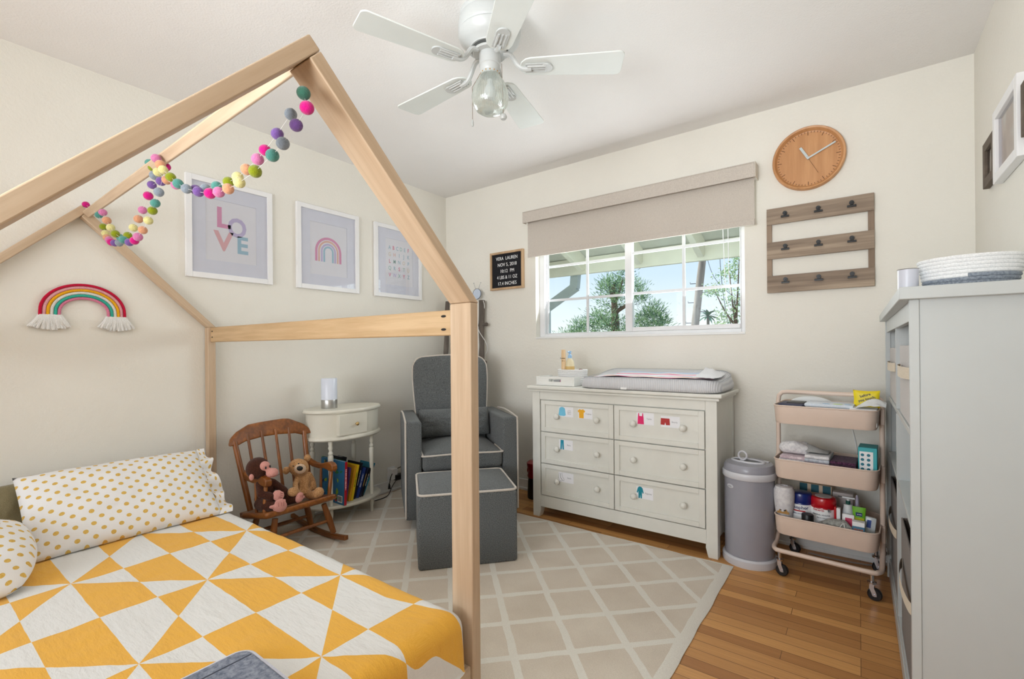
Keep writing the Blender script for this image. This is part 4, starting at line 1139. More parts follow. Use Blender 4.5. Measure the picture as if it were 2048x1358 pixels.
M_cardk = flat('card_white', (246, 246, 250), .6, .01)
def cloth_icon(kind):
    if kind == 'longsleeve': return [(-.02, .022), (-.006, .030), (.006, .030), (.02, .022), (.026, -.02), (.018, -.024), (.016, -.026), (-.016, -.026), (-.018, -.024), (-.026, -.02)]
    if kind == 'tshirt': return [(-.012, .028), (-.004, .024), (.004, .024), (.012, .028), (.026, .016), (.020, .006), (.016, .010), (.016, -.028), (-.016, -.028), (-.016, .010), (-.020, .006), (-.026, .016)]
    if kind == 'tank': return [(-.014, .03), (-.009, .03), (-.008, .014), (.008, .014), (.009, .03), (.014, .03), (.017, .006), (.019, -.032), (-.019, -.032), (-.017, .006)]
    if kind == 'shorts': return [(-.024, .018), (.024, .018), (.026, -.018), (.004, -.019), (0, -.004), (-.004, -.019), (-.026, -.018)]
    if kind == 'pants': return [(-.011, .030), (.011, .030), (.013, -.030), (.003, -.030), (0, .012), (-.003, -.030), (-.013, -.030)]
    if kind == 'sock': return [(-.012, .024), (-.002, .026), (.0, .002), (.012, -.012), (.008, -.022), (-.002, -.020), (-.014, -.006)]
    return [(-.006, .034), (.006, .034), (.014, .026), (.021, .0), (.014, -.004), (.011, .008), (.010, -.032), (.002, -.032), (0, -.012), (-.002, -.032), (-.010, -.032), (-.011, .008), (-.014, -.004), (-.021, .0), (-.014, .026)]
def lighter(c): return c
CARDS = {(0, 0): [(-1.487, .697, .104, .062, 'longsleeve', (120, 200, 232), 'Long\nSleeve\nShirts'), (-1.352, .695, .098, .062, 'tshirt', (250, 184, 40), 'T-shirts')],
         (1, 0): [(-.973, .696, .100, .068, 'tank', (232, 34, 110), 'Tanks'), (-.832, .690, .104, .062, 'shorts', (186, 48, 48), 'Shorts')],
         (0, 1): [(-1.490, .488, .100, .062, 'pants', (20, 150, 180), 'Pants')],
         (0, 2): [(-1.491, .281, .108, .062, 'sock', None, 'Socks')],
         (1, 2): [(-.980, .273, .098, .066, 'pajama', (10, 140, 160), 'Pajamas')]}
for c, (x0, x1) in enumerate(((-1.670, -1.1635), (-1.1585, -.652))):
    for r, (z0, z1) in enumerate(((.5625, .7625), (.3565, .5565), (.148, .3505))):
        g = G(M_offw); fw = .031
        g.bx(x0, x1, DY0 + .010, DY0 + .0212, z0, z1)
        g.bx(x0, x0 + fw, DY0, DY0 + .0105, z0, z1).bx(x1 - fw, x1, DY0, DY0 + .0105, z0, z1)
        g.bx(x0 + fw, x1 - fw, DY0, DY0 + .0105, z0, z0 + fw * .85).bx(x0 + fw, x1 - fw, DY0, DY0 + .0105, z1 - fw * .85, z1)
        dw = D(g).obj('drawer', ds, bev=.0014)
        for kx in ((-1.546, -1.268) if c == 0 else (-1.0385, -.760)):
            G(M_offw).lathe([(.007, 0), (.007, .012), (.0165, .020), (.0185, .027), (.015, .034), (.007, .038), (0, .0385)], 20, T(Vector((kx, DY0 + .0105, (z0 + z1) / 2 + .002)) - do) @ R(90, 'X')).obj('knob', dw)
        for cx, cz, w_, h_, kind, col, txt in CARDS.get((c, r), []):
            g = G(M_cardk); g.bx(cx - w_ / 2, cx + w_ / 2, DY0 + .0088, DY0 + .0098, cz - h_ / 2, cz + h_ / 2)
            cd_ = D(g).obj('label_card', dw)
            F = onwall('back', cx, cz, DY0 + .0087)
            if col:
                g = G(flat('icon_%d_%d_%d' % col, col, .6, .02)); g.prism(cloth_icon(kind), F @ T((-w_ * .27, 0, 0)), .0003)
            else:
                g = G(flat('sock_line', (90, 90, 96), .6))
                for k, dx in ((0, .004), (1, -.010)):
                    P_ = [(F @ Vector((-w_ * .27 + x + dx, y - k * .004, 0))) for x, y in cloth_icon('sock')]
                    g.tube(P_, .0007, 4, closed=True)
            g.use(flat('caption_grey', (150, 150, 156), .7)); n = txt.count('\n')
            g.text(txt, .0125 if not n else .0105, F @ T((w_ * .22, 0, .0001)), .0001)
            g.bm.transform(T(-do)); g.obj('card_print', dw)
ZD = .8565
# tray, basket and bottles on the dresser
tr = thing('wooden_tray', 'white wooden tray with cut-out handle on the left of the dresser top', 'tray', (-1.585, 2.705, ZD))
g = G(M_white)
g.bx(-.143, .143, -.095, .095, .001, .008).bx(-.143, -.133, -.095, .095, .008, .058).bx(.133, .143, -.095, .095, .008, .058).bx(-.133, .133, .086, .095, .008, .052)
g.bx(-.133, .133, -.095, -.086, .008, .026).bx(-.133, .133, -.095, -.086, .044, .058).bx(-.133, -.045, -.095, -.086, .026, .044).bx(.045, .133, -.095, -.086, .026, .044)
g.obj('tray_body', tr, bev=.001)
pk = thing('wrapped_item', 'bright patterned packet seen through the tray handle slot', 'packet', (-1.565, 2.66, ZD + .0085))
g = G(flat('packet_grey', (170, 170, 170), .5)); g.bx(-.045, .002, -.02, .02, .0, .028); g.use(flat('packet_pink', (190, 50, 140), .5)).bx(.0025, .012, -.02, .02, 0, .028); g.use(flat('packet_orange', (236, 140, 60), .5)).bx(.0125, .030, -.02, .02, 0, .028)
g.obj('packet_body', pk, bev=.003)
M_rope = fabric('rope_white', (248, 248, 247), (228, 228, 228), scale=260, bump=.4)
def coil(g, a, b, z0, n, rr, flare=0, e=1):
    for i in range(n):
        k = 1 + flare * i / max(1, n - 1)
        g.tube([(a * k * math.cos(2 * PI * q_ / 40), b * k * math.sin(2 * PI * q_ / 40), z0 + rr + i * rr * 1.85) for q_ in range(40)], rr, 8, closed=True)
    return g
rbk = thing('rope_basket', 'small white coiled rope basket standing on the white tray', 'basket', (-1.522, 2.735, ZD + .010))
coil(G(M_rope), .092, .058, 0.0, 8, .0063, .10).obj('coiled_wall', rbk)
G(M_rope).lathe([(0, 0), (1, 0), (1, .008), (0, .008)], 40, None, True, .092, .058).obj('base', rbk)
M_lot = flat('lotion_cream', (238, 226, 190), .35, .03); M_tubeb = flat('tube_peach', (240, 206, 160), .35, .03); M_ink = flat('print_brown', (84, 66, 50), .7)
t = thing('lotion_tube', 'tall peach lotion tube standing in the small rope basket', 'tube', (-1.592, 2.738, ZD + .0185))
g = G(M_tubeb); g.grid(20, 8, lambda u, v: ((.016 + .001 * v) * math.cos(2 * PI * u) * (1 if v < .85 else 1 - (v - .85) * .8), (.012 * (1 - v * .6)) * math.sin(2 * PI * u), .012 + v * .203), wrapu=True); bmesh.ops.holes_fill(g.bm, edges=g.bm.edges[:], sides=60); tt = g.obj('tube_body', t)
g = G(M_ink); g.text('Aveeno', .0125, frame((1, 0, 0), (0, 0, 1), (0, -1, 0), (0, -.0105, .158)), .0002, .02)
g.strokes(.018, .005, frame((1, 0, 0), (0, 0, 1), (0, -1, 0), (.003, -.0107, .140)), 5); g.obj('lettering', tt)
t = thing('lotion_bottle', 'cream lotion bottle with pale blue pump in the small rope basket', 'bottle', (-1.541, 2.734, ZD + .0185))
bb_ = G(M_lot).lathe([(0, 0), (.029, 0), (.030, .006), (.030, .105), (.026, .135), (.016, .152), (.013, .158), (0, .158)], 28).obj('bottle_body', t)
G(flat('pump_blue', (160, 200, 236), .35)).lathe([(0, .1585), (.0135, .1585), (.0135, .178), (.008, .182), (.006, .19), (.010, .192), (.010, .206), (0, .206)], 18).tube([(0, 0, .203), (.0, -.012, .203), (.0, -.026, .199)], .0035, 8).obj('pump', t)
g = G(flat('label_tan', (226, 190, 120), .5)); g.lathe([(.0304, .055), (.0304, .105)], 28); g.obj('label', bb_)
g = G(M_ink); g.text('Aveeno', .012, frame((1, 0, 0), (0, 0, 1), (0, -1, 0), (-.004, -.0305, .080)), .0002, .02); g.obj('lettering', bb_)
t = thing('tissue_packet', 'brown and white crumpled packet in the right of the small rope basket', 'packet', (-1.475, 2.735, ZD + .0185))
g = G(flat('packet_brown', (126, 84, 70), .6)); g.box((-.012, 0, .045), (.028, .03, .085), R(22, 'Y'), bev=.004); g.use(M_paper).box((.012, -.004, .046), (.03, .03, .072), R(-28, 'Y'), bev=.004)
g.obj('packet_body', t)

# changing pad and striped cloth
cp = thing('changing_pad', 'grey ribbed contoured changing pad on top of the dresser', 'changing pad', (-.975, 2.745, ZD))
def rib_mat():
    t = NT('ribbed_cover'); v = t.coords(); sp = t.new('ShaderNodeSeparateXYZ'); t.link(v, sp.inputs[0])
    s = t.math('SINE', t.math('MULTIPLY', sp.outputs[0], 620))
    t.color(t.ramp(t.math('MULTIPLY_ADD', s, .5, .5), [(0, lin((206, 207, 212))), (1, lin((228, 229, 232)))]))
    t.b.inputs['Roughness'].default_value = .9; t.bump(s, .35, .002); return t.m
M_rib = rib_mat()
g = G(M_rib)
PA, PB = .410, .205
def padtop(x, y):
    k = max(-1, min(1, y / PB)); q_ = min(1, abs(x) / PA)
    return .070 + .040 * max(0, k) ** 1.4 + .004 * max(0, -k) ** 3 - .014 * q_ ** 6
ring_ = rrect(-PA, PA, -PB, PB, .085, 8)
def padf(u, v):
    k = u * len(ring_); i = int(k) % len(ring_); fr = k - int(k)
    a, b = ring_[i], ring_[(i + 1) % len(ring_)]
    x, y = a[0] + (b[0] - a[0]) * fr, a[1] + (b[1] - a[1]) * fr
    sc_ = [.93, .985, 1, .995, .96, .88, .70, .45, .2, 0][v]; zz = [0, .010, .028, .052, .078, .094, 0, 0, 0, 0][v]
    X, Y = x * sc_, y * sc_
    if v >= 4: z_ = padtop(X, Y) + (.0)
    else: z_ = zz * (padtop(x, y) + .0) / .10
    return (X, Y, max(.002, z_))
NV = 9; N_ = 96
vs = [[g.bm.verts.new(padf(i / N_, j)) for i in range(N_)] for j in range(NV + 1)]
fs = []
for j in range(NV):
    for i in range(N_):
        k = (i + 1) % N_; fs.append(g.bm.faces.new((vs[j][i], vs[j][k], vs[j + 1][k], vs[j + 1][i])))
g._done(fs); bmesh.ops.remove_doubles(g.bm, verts=g.bm.verts[:], dist=.0003); pd_ = g.obj('pad_cover', cp, sharp=180)
G(flat('seam_grey', (186, 188, 194), .9)).tube([(x * .965, y * .965, padf(i / len(ring_), 4)[2] + .001) for i, (x, y) in enumerate(ring_)], .0014, 6, closed=True).obj('piping', pd_)
G(M_paper).bx(-.125, -.09, -PB - .002, -PB + .002, .004, .016).obj('care_tag', pd_)
def stripe_mat():
    t = NT('striped_flannel'); tc = t.new('ShaderNodeTexCoord'); sp = t.new('ShaderNodeSeparateXYZ'); t.link(tc.outputs['UV'], sp.inputs[0])
    cr = t.new('ShaderNodeValToRGB'); cr.color_ramp.interpolation = 'CONSTANT'; e = cr.color_ramp.elements
    W, MG, PK, YL, BL = (242, 240, 242), (226, 60, 130), (246, 206, 222), (244, 236, 204), (206, 220, 240)
    st = [(0, MG), (.05, PK), (.16, W), (.22, PK), (.30, YL), (.44, MG), (.485, BL), (.62, W), (.72, PK), (.80, MG), (.83, W), (.90, BL)]
    e[0].position, e[0].color = st[0][0], lin(st[0][1]); e[1].position, e[1].color = st[1][0], lin(st[1][1])
    for p, c in st[2:]:
        x = e.new(p); x.color = lin(c)
    t.link(sp.outputs[1], cr.inputs[0]); t.color(cr.outputs[0]); t.b.inputs['Roughness'].default_value = .95; t.bump(t.noise(t.coords('UV'), 300, 2), .2, .002); return t.m
g = G(stripe_mat())
def clothf(u, v):
    x = -.300 + u * .625; y = -.185 + v * .30
    z_ = padtop(x, y) + .005 + .005 * noise.noise((x * 9, y * 12, 4)) + (.018 * max(0, (u - .82) / .18) * v)
    return (x + .05 * (v - .5) * (1 - 2 * u), y + .012 * math.sin(u * 7), z_)
g.grid(50, 24, clothf, uv=lambda u, v: (u * .6, v))
g.use(fabric('flannel_white', (242, 241, 243), (226, 226, 230))).grid(14, 12, lambda u, v: (.245 + u * .105, -.170 + v * .27, padtop(.27 + u * .09, -.15 + v * .25) + .014 + .030 * v * (1 - u) + .005 * noise.noise((u * 4, v * 4, 1))), uv=lambda u, v: (u, v))
o = g.obj('striped_cloth', loc=(-.955, 2.745, ZD), sharp=180)
tag(o, 'pink, yellow and white striped cloth folded on the grey changing pad', 'cloth')

# ------------------------------------------------------------------ diaper pail
pl = thing('diaper_pail', 'grey steel diaper pail with white ring handle beside the dresser', 'diaper pail', (-.458, 2.672, 0), -14)
G(M_pailW).lathe([(0, 0), (.126, 0), (.128, .008), (.128, .034), (.120, .042), (0, .042)], 56).obj('base_ring', pl)
G(M_pail).lathe([(.114, .0425), (.116, .05), (.116, .432), (0, .432)], 56).obj('can', pl)
G(M_pailW).lathe([(0, .433), (.122, .433), (.1255, .438), (.1255, .462), (.122, .467), (0, .467)], 56).obj('collar', pl)
lid = G(M_pail).lathe([(.119, .4675), (.119, .487), (.110, .503), (.088, .510), (0, .511)], 56).obj('lid', pl)
g = G(M_pailW); g.tube([(.078 * math.cos(2 * PI * k / 40), -.012 + .042 * math.sin(2 * PI * k / 40), .5115) for k in range(40)], .0065, 8, closed=True); g.obj('slot_rim', lid)
g = G(flat('slot_dark', (70, 72, 78), .4)); g.lathe([(0, .5118), (1, .5118), (1, .5105)], 40, T((0, -.012, 0)), False, .074, .038); g.obj('drop_slot', lid)
g = G(M_pailW); g.tube([(-.022 + .021 * math.cos(2 * PI * k / 28), -.022, .538 + .021 * math.sin(2 * PI * k / 28)) for k in range(28)], .0048, 8, closed=True).bx(-.032, -.012, -.027, -.017, .512, .520); g.obj('ring_handle', lid)
g = G(M_pailW); g.box((.070, .040, .512), (.026, .018, .006), bev=.002); g.obj('lock_button', lid)
g = G(M_pailW); g.ball((0, 0, 0), (.022, .003, .010), 20, T((0, 0, 0))); bdg = g.obj('badge', pl); bdg.matrix_local = R(-24, 'Z') @ T((0, -.1165, .392))
g = G(flat('badge_grey', (160, 162, 168), .5)); g.text('ubbi', .014, frame((1, 0, 0), (0, 0, 1), (0, -1, 0), (0, -.0031, 0)), .0003, .02); bt = g.obj('badge_lettering', bdg)

# ------------------------------------------------------------------ utility cart
ct = thing('utility_cart', 'beige three-tier metal utility cart on black casters', 'cart', (-.124, 2.729, 0), -4)
CM = T((-.124, 2.729, 0)) @ R(-4, 'Z')
def CW(x, y, z): return CM @ Vector((x - .004, y, z))          # cart-local to world
HX, HY = .203, .166
for zr, zb in ((.815, .730), (.556, .467), (.284, .197)):
    g = G(M_cart)
    rings = []
    for sc_, z in ((.955, zb), (.975, zb + .008), (1, zr), (.985, zr), (.955, zb + .010)):
        rings.append([g.bm.verts.new((x * 1, y * 1, z)) for x, y in rrect(-HX * sc_, HX * sc_, -HY * sc_, HY * sc_, .045, 6)])
    fs = [g.bm.faces.new(rings[0][::-1]), g.bm.faces.new(rings[-1])]
    for a, b in zip(rings, rings[1:]):
        for i in range(len(a)):
            j = (i + 1) % len(a); fs.append(g.bm.faces.new((a[i], a[j], b[j], b[i])))
    g._done(fs)
    g.tube([(x, y, zr) for x, y in rrect(-HX, HX, -HY, HY, .045, 6)], .0034, 8, closed=True)
    tr_ = g.obj('tray', ct, sharp=50)
    for s in (-1, 1):
        G(M_cart).bx(s * (HX + .001), s * (HX + .016), -.022, .022, zb + .01, zr - .004).obj('bracket', tr_, bev=.002)
PX, TR = .2085, .0105
g = G(M_cart)
hp = [(-PX, 0, .20), (-PX, 0, .55), (-PX, 0, .82), (-PX + .004, 0, .850), (-PX + .018, 0, .866), (-PX + .04, 0, .870), (0, 0, .870), (PX - .04, 0, .870), (PX - .018, 0, .866), (PX - .004, 0, .850), (PX, 0, .82), (PX, 0, .55), (PX, 0, .20)]
g.tube(hp, TR, 12); g.obj('handle_frame', ct)
for s in (-1, 1):
    g = G(M_cart)
    bp_ = [(-PX, 0, .20), (-PX, s * .02, .165), (-PX, s * .07, .130), (-PX, s * .12, .118), (-PX + .012, s * .152, .118), (-PX + .04, s * .165, .118), (0, s * .165, .118), (PX - .04, s * .165, .118), (PX - .012, s * .152, .118), (PX, s * .12, .118), (PX, s * .07, .130), (PX, s * .02, .165), (PX, 0, .20)]
    g.tube(bp_, TR, 12, smooth=3); g.obj('base_tube', ct)
M_chrome = flat('chrome', (200, 200, 204), .15, .03, metal=1)
for x in (-1, 1):
    for y in (-1, 1):
        X, Y = x * .176, y * .163
        g = G(M_chrome)
        g.cyl((X, Y, .080), (X, Y, .108), .0085, seg=14).lathe([(0, 0), (.017, 0), (.017, .007), (.008, .010), (0, .010)], 20, T((X, Y, .072)))
        for dy in (-.013, .013): g.prism([(-.008, .073), (-.009, .055), (.003, .022), (.017, .022), (.016, .034), (.008, .056), (.009, .073)], frame((1, 0, 0), (0, 0, 1), (0, -1, 0), (X, Y + dy + .0014, 0)), .0028)
        cs = g.obj('caster', ct)
        g = G(M_black); g.lathe([(.006, -.011), (.022, -.011), (.0265, -.006), (.0265, .006), (.022, .011), (.006, .011)], 28, T((X + .010, Y, .0268)) @ R(90, 'X'), True); wh = g.obj('wheel', cs)
        G(M_chrome).cyl((X + .010, Y - .0158, .0268), (X + .010, Y + .0158, .0268), .0055, seg=12).obj('axle', wh)

def on_cart(name, label, cat, x, y, z, rz=0, group=None):
    p = CW(x, y, z); return thing(name, label, cat, p, rz - 4, group)
ZT, ZM, ZB = .7405, .4775, .2075
# top tray
M_navy = flat('navy_case', (30, 38, 74), .45, .1)
t = on_cart('pouch', 'dark navy flat case at the left end of the cart top tray', 'case', -.130, -.05, ZT); G(M_navy).box((0, 0, .041), (.105, .15, .082), bev=.008).obj('case_body', t); G(M_black).box((.012, .02, .0835), (.07, .1, .003), bev=.001).obj('flap', t)
t = on_cart('white_dish', 'large white oval dish standing at the back of the cart top tray', 'dish', -.075, .105, ZT, 0)
g = G(flat('melamine_white', (238, 240, 240), .3)); g.ball((0, 0, .052), (.105, .018, .0515), 28, R(-12, 'X')); g.obj('dish_body', t)
M_diap = fabric('diaper_white', (234, 240, 246), (212, 222, 234), scale=200, bump=.2)
t = on_cart('diaper_stack', 'stack of white disposable diapers with pale prints in the cart top tray', 'diapers', .022, -.045, ZT)
g = G(M_diap)
for i in range(6): g.box((random.uniform(-.004, .004), 0, .008 + i * .0148), (.190, .15, .0145), R(random.uniform(-3, 3), 'Z'), bev=.006)
st_ = g.obj('diaper', t)
g = G(flat('diaper_print', (206, 232, 150), .8)); g.ball((.035, -.045, .0896), (.020, .016, .0014), 12); g.use(flat('diaper_blue', (170, 206, 236), .8)).ball((-.01, -.052, .0896), (.016, .012, .0014), 12).ball((.072, -.04, .0896), (.014, .014, .0014), 12); g.obj('printed_motif', st_)
M_yel = flat('packet_yellow', (244, 220, 30), .45, .05)
t = on_cart('yellow_pouch', 'bright yellow printed pouch hanging over the cart handle', 'pouch', .158, -.022, ZT, 0)
g = G(M_yel)
for sgn in (1, -1):
    def f(u, v, sgn=sgn):
        p = 2 * u - 1; q_ = 2 * v - 1; e = (max(0, 1 - abs(p) ** 4) * max(0, 1 - abs(q_) ** 4)) ** .5
        return (p * .046 * (1 + .08 * abs(q_)), -sgn * .011 * e, .108 + q_ * .043 + .004 * p * p)
    g.grid(16, 16, f)
g.bx(-.03, .03, -.006, .006, .0, .07)
bmesh.ops.remove_doubles(g.bm, verts=g.bm.verts[:], dist=.0003); yb_ = g.obj('pouch_body', t)
g = G(M_black)
for i, s in enumerate(('before', 'you touch,', 'wash hands!')): g.text(s, .0155, frame((math.cos(.35), 0, math.sin(.35)), (-math.sin(.35), 0, math.cos(.35)), (0, -1, 0), (-.004 + i * .006, -.0125, .132 - i * .0165)), .0003, .02)
g.obj('lettering', yb_)
t = on_cart('wipe_packet', 'white wipes packet with a loose sheet on the right of the cart top tray', 'wipes', .172, -.085, ZT)
g = G(M_paper); g.box((-.02, 0, .040), (.10, .10, .080), bev=.006); pb_ = g.obj('packet_body', t)
g = G(fabric('tissue', (242, 243, 243), (228, 230, 230)))
g.grid(16, 12, lambda u, v: (-.045 + u * .105, -.062 + v * .09, .084 + .036 * math.sin(u * PI * .8) * (.35 + .65 * v) + .006 * noise.noise((u * 4, v * 4, 2))))
g.obj('loose_sheet', pb_, sharp=180)
# middle tray
def folded(name, label, cat, x, y, z, w_, d, layers, mat, tilt=0, rz=0, group='folded cloths in the cart'):
    t = on_cart(name, label, cat, x, y, z, rz, group)
    for i in range(layers):
        g = G(mat[i % len(mat)]); h = .0155
        zz = .001 + i * (h + .0005)
        # a folded layer: rounded fold on the front edge
        pts = [(-d / 2 * math.cos(a) * .0 + (-d / 2 - .0 + h / 2 - h / 2 * math.sin(a)), h / 2 - h / 2 * math.cos(a)) for a in [PI * k / 8 for k in range(9)]]
        out = [(d / 2, 0)] + [(p[0], p[1]) for p in pts] + [(d / 2, h)]
        M = frame((0, 1, 0), (0, 0, 1), (1, 0, 0), (-w_ / 2 + random.uniform(-.004, .004), random.uniform(-.004, .004), zz))
        g.prism(out, M @ R(0, 'Z'), w_)
        g.obj('folded_layer', t, bev=.004, rot=(math.radians(tilt * i / max(1, layers - 1)), 0, 0))
    return t
M_cl1 = fabric('cloth_greywhite', (240, 238, 238), (208, 206, 210), scale=70, bump=.4); M_cl2 = fabric('cloth_pinkish', (230, 214, 216), (186, 160, 170), scale=60); M_cl3 = fabric('cloth_paleblue', (206, 210, 216), (170, 174, 184), scale=90)
folded('folded_cloth', 'pink and white folded cloths at the bottom left of the middle cart tray', 'cloth', -.122, -.070, ZM, .11, .15, 6, [M_cl2, M_cl1, M_cl2])
t = on_cart('rolled_cloth', 'grey-white muslin bundle on top of the left cloth pile in the cart', 'cloth', -.118, -.055, ZM + .0975, 0, 'folded cloths in the cart')
g = G(M_cl1); limb(g, [(-.042, -.03, .030), (.0, -.035, .036), (.042, -.03, .026)], [.028, .032, .024]); limb(g, [(-.04, .03, .028), (.03, .03, .030)], [.027, .027]); g.obj('bundle', t, remesh=.006)
folded('folded_cloth', 'pale grey folded towels in the centre of the middle cart tray', 'cloth', -.022, -.07, ZM, .098, .16, 7, [M_cl1, M_cl2, M_cl3])
t = on_cart('mesh_pouch', 'grey mesh bag lying on the pale towels in the middle cart tray', 'bag', -.025, -.06, ZM + .1145)
g = G(fabric('mesh_grey', (196, 196, 194), (150, 150, 150), scale=500)); g.grid(12, 10, lambda u, v: (-.045 + u * .09, -.05 + v * .10, .002 + .034 * (1 - u) * math.sin(min(1, v * 1.2) * PI) + .004)); g.grid(12, 10, lambda u, v: (-.045 + u * .09, -.05 + v * .10, .001)); g.obj('bag_body', t)
folded('knit_cloth', 'dark plum knitted cloth folded beside the teal box in the cart', 'cloth', .078, -.06, ZM, .098, .16, 6, [fabric('plum_knit', (104, 64, 92), (44, 24, 44), scale=140, bump=1)])
M_teal = flat('carton_teal', (56, 176, 184), .45, .05)
t = on_cart('tissue_carton', 'teal and white carton standing at the right of the middle cart tray', 'carton', .165, -.05, ZM)
cb_ = G(M_teal).bx(-.034, .034, -.055, .055, .0005, .168).obj('carton_body', t, bev=.002)
G(M_paper).bx(-.029, .020, -.0562, -.0552, .012, .150).obj('white_panel', cb_)
g = G(flat('teal_dark', (24, 120, 140), .5))
for r in range(6):
    for c in range(2): g.lathe([(0, 0), (.0065, 0), (.0065, .0006), (0, .0006)], 14, T((-.018 + c * .022, -.0563, .03 + r * .021)) @ R(90, 'X'))
g.obj('printed_dots', cb_)
# bottom tray
t = on_cart('swaddle_roll', 'white quilted cloth roll with brown badge at the left of the bottom cart tray', 'cloth roll', -.166, -.085, ZB)
g = G(fabric('quilted_white', (236, 234, 234), (206, 202, 206), scale=24, bump=.8)); g.lathe([(0, 0), (.034, 0), (.037, .02), (.036, .055), (.036, .075), (.041, .10), (.045, .15), (.045, .185), (.038, .203), (.018, .206), (.010, .196), (0, .196)], 28); rl_ = g.obj('roll', t)
g = G(flat('badge_brown', (186, 140, 76), .6)); pts = [(-.026, -.014), (.026, -.014), (.026, -.004)] + [(.018 * math.cos(a), -.003 + .018 * math.sin(a)) for a in [PI * k / 10 for k in range(11)]] + [(-.026, -.004)]
g.prism(pts, frame((1, 0, 0), (0, 0, 1), (0, -1, 0), (.002, -.0368, .092)), .0015); bg_ = g.obj('badge', rl_)
g = G(M_black); g.ball((-.006, -.0388, .097), (.006, .001, .005), 10).ball((.009, -.0388, .096), (.006, .001, .005), 10); g.obj('badge_motif', rl_)
def jar(label, x, y, r, body, lidc, h, words, cols, labz, rz=0):
    t = on_cart('ointment_jar', label, 'jar', x, y, ZB, rz)
    jb = G(body).lathe([(0, 0), (r * .93, 0), (r * .97, .006), (r * .97, h * .22), (r, h * .24), (r, h * .70), (r * .97, h * .73), (0, h * .73)], 40).obj('jar_body', t)
    G(M_paper).lathe([(r * 1.004, h * .24), (r * 1.008, h * .25), (r * 1.008, h * .69), (r * 1.004, h * .70)], 40).obj('paper_label', jb)
    ld_ = G(lidc).lathe([(0, h * .735), (r * .99, h * .735), (r * 1.02, h * .75), (r * 1.02, h * .93), (r * .96, h * .985), (r * .86, h), (0, h)], 40).obj('lid', t)
    for (s, sz, z, c, dx) in words:
        g = G(c)
        # bend the words round the jar
        f0 = len(g.bm.verts); g.text(s, sz, Matrix.Identity(4), .0004, .015)
        rr = r * 1.012
        for v in g.bm.verts:
            a = (v.co.x + dx) / rr; d_ = rr + v.co.z
            v.co = Vector((d_ * math.sin(a), -d_ * math.cos(a), z + v.co.y))
        g.obj('lettering', jb)
    return t, jb, ld_
M_blue = flat('jar_blue', (24, 44, 120), .3, .05, coat=.3); M_red = flat('jar_red', (196, 14, 30), .3, .05, coat=.3); M_lblue = flat('ink_navy', (30, 46, 110), .6); M_lred = flat('ink_red', (196, 30, 40), .6); M_lgrey = flat('ink_grey', (90, 92, 96), .6)
jt, jb, _l = jar('blue and white ointment jar beside the white cloth roll in the bottom cart tray', -.103, -.028, .047, M_blue, M_blue, .175, [('Aquaphor', .0215, .108, M_lblue, -.004), ('HEALING OINTMENT', .0072, .078, M_lblue, -.006)], None, 0)
g = G(M_lred)
rr = .047 * 1.013
for k in range(16):
    a0 = (-.036 + k * .0038) / rr; a1 = a0 + .0038 / rr
    g.prism([(0, 0), (1, 0), (1, 1), (0, 1)], Matrix.Identity(4), 0) if False else g.box((rr * math.sin((a0 + a1) / 2), -rr * math.cos((a0 + a1) / 2), .092), (.0040, .0005, .006), None)
g.obj('red_band', jb)
jt, jb, l2 = jar('red and white healing cream jar in the middle of the bottom cart tray', -.012, -.020, .052, M_red, M_red, .168, [('Eucerin', .0160, .112, M_lred, -.014), ('ORIGINAL HEALING', .0085, .090, M_lgrey, -.004), ('RICH CREAM', .0085, .076, M_lgrey, .004)], None, 0)
G(flat('lid_disc', (226, 222, 222), .4)).lathe([(0, .1692), (.034, .1692), (.034, .1682)], 32).obj('lid_label', l2)
g = G(M_lgrey); g.tube([(.027 + .008 * math.cos(2 * PI * k / 20), -.0462, .114 + .008 * math.sin(2 * PI * k / 20)) for k in range(20)], .001, 5, closed=True).ball((.027, -.0464, .114), (.005, .001, .005), 8); g.obj('seal_mark', jb)
t = on_cart('small_jar', 'small black-lidded clear jar at the front of the bottom cart tray', 'jar', -.063, -.115, ZB)
G(flat('jar_clear', (176, 180, 184), .2)).lathe([(0, 0), (.022, 0), (.023, .004), (.023, .06), (0, .06)], 28).obj('jar_body', t); G(M_black).lathe([(0, .0605), (.025, .0605), (.025, .094), (.023, .097), (0, .097)], 28).obj('lid', t)
t = on_cart('snack_box', 'teal and tan printed box standing behind the jars in the bottom cart tray', 'carton', -.060, .115, ZB)
sb_ = G(flat('carton_tan', (222, 196, 168), .5)).bx(-.070, .070, -.02, .02, .0005, .19).obj('carton_body', t, bev=.002)
for i in range(3): G(flat('carton_darkteal', (20, 90, 104), .5)).bx(-.068 + i * .05, -.068 + i * .05 + .034, -.0208, -.0202, .150, .189).obj('teal_panel', sb_)
g = G(flat('cookie_brown', (170, 92, 44), .6)); g.ball((-.042, -.0205, .130), (.024, .001, .018), 14).ball((.05, -.0205, .125), (.022, .001, .018), 14); g.obj('printed_motif', sb_)
t = on_cart('white_carton', 'plain white carton at the back of the bottom cart tray', 'carton', .055, .115, ZB); w_ = G(flat('carton_white', (206, 196, 192), .5)).bx(-.042, .042, -.02, .02, .0005, .168).obj('carton_body', t, bev=.002)
g = G(M_lgrey); g.strokes(.04, .008, frame((1, 0, 0), (0, 0, 1), (0, -1, 0), (0, -.0203, .150)), 6); g.obj('lettering', w_)
t = on_cart('cream_tube', 'red and purple toothpaste tube standing beside the red jar', 'tube', .049, -.055, ZB)
g = G(M_paper); g.bx(-.004, .011, -.012, .012, .0005, .135); g.use(M_red).bx(-.013, -.0042, -.012, .012, .0005, .140); g.use(flat('tube_purple', (84, 40, 130), .4)).bx(-.0134, -.0040, -.0124, .0124, .045, .075); g.obj('tube_body', t, bev=.002)
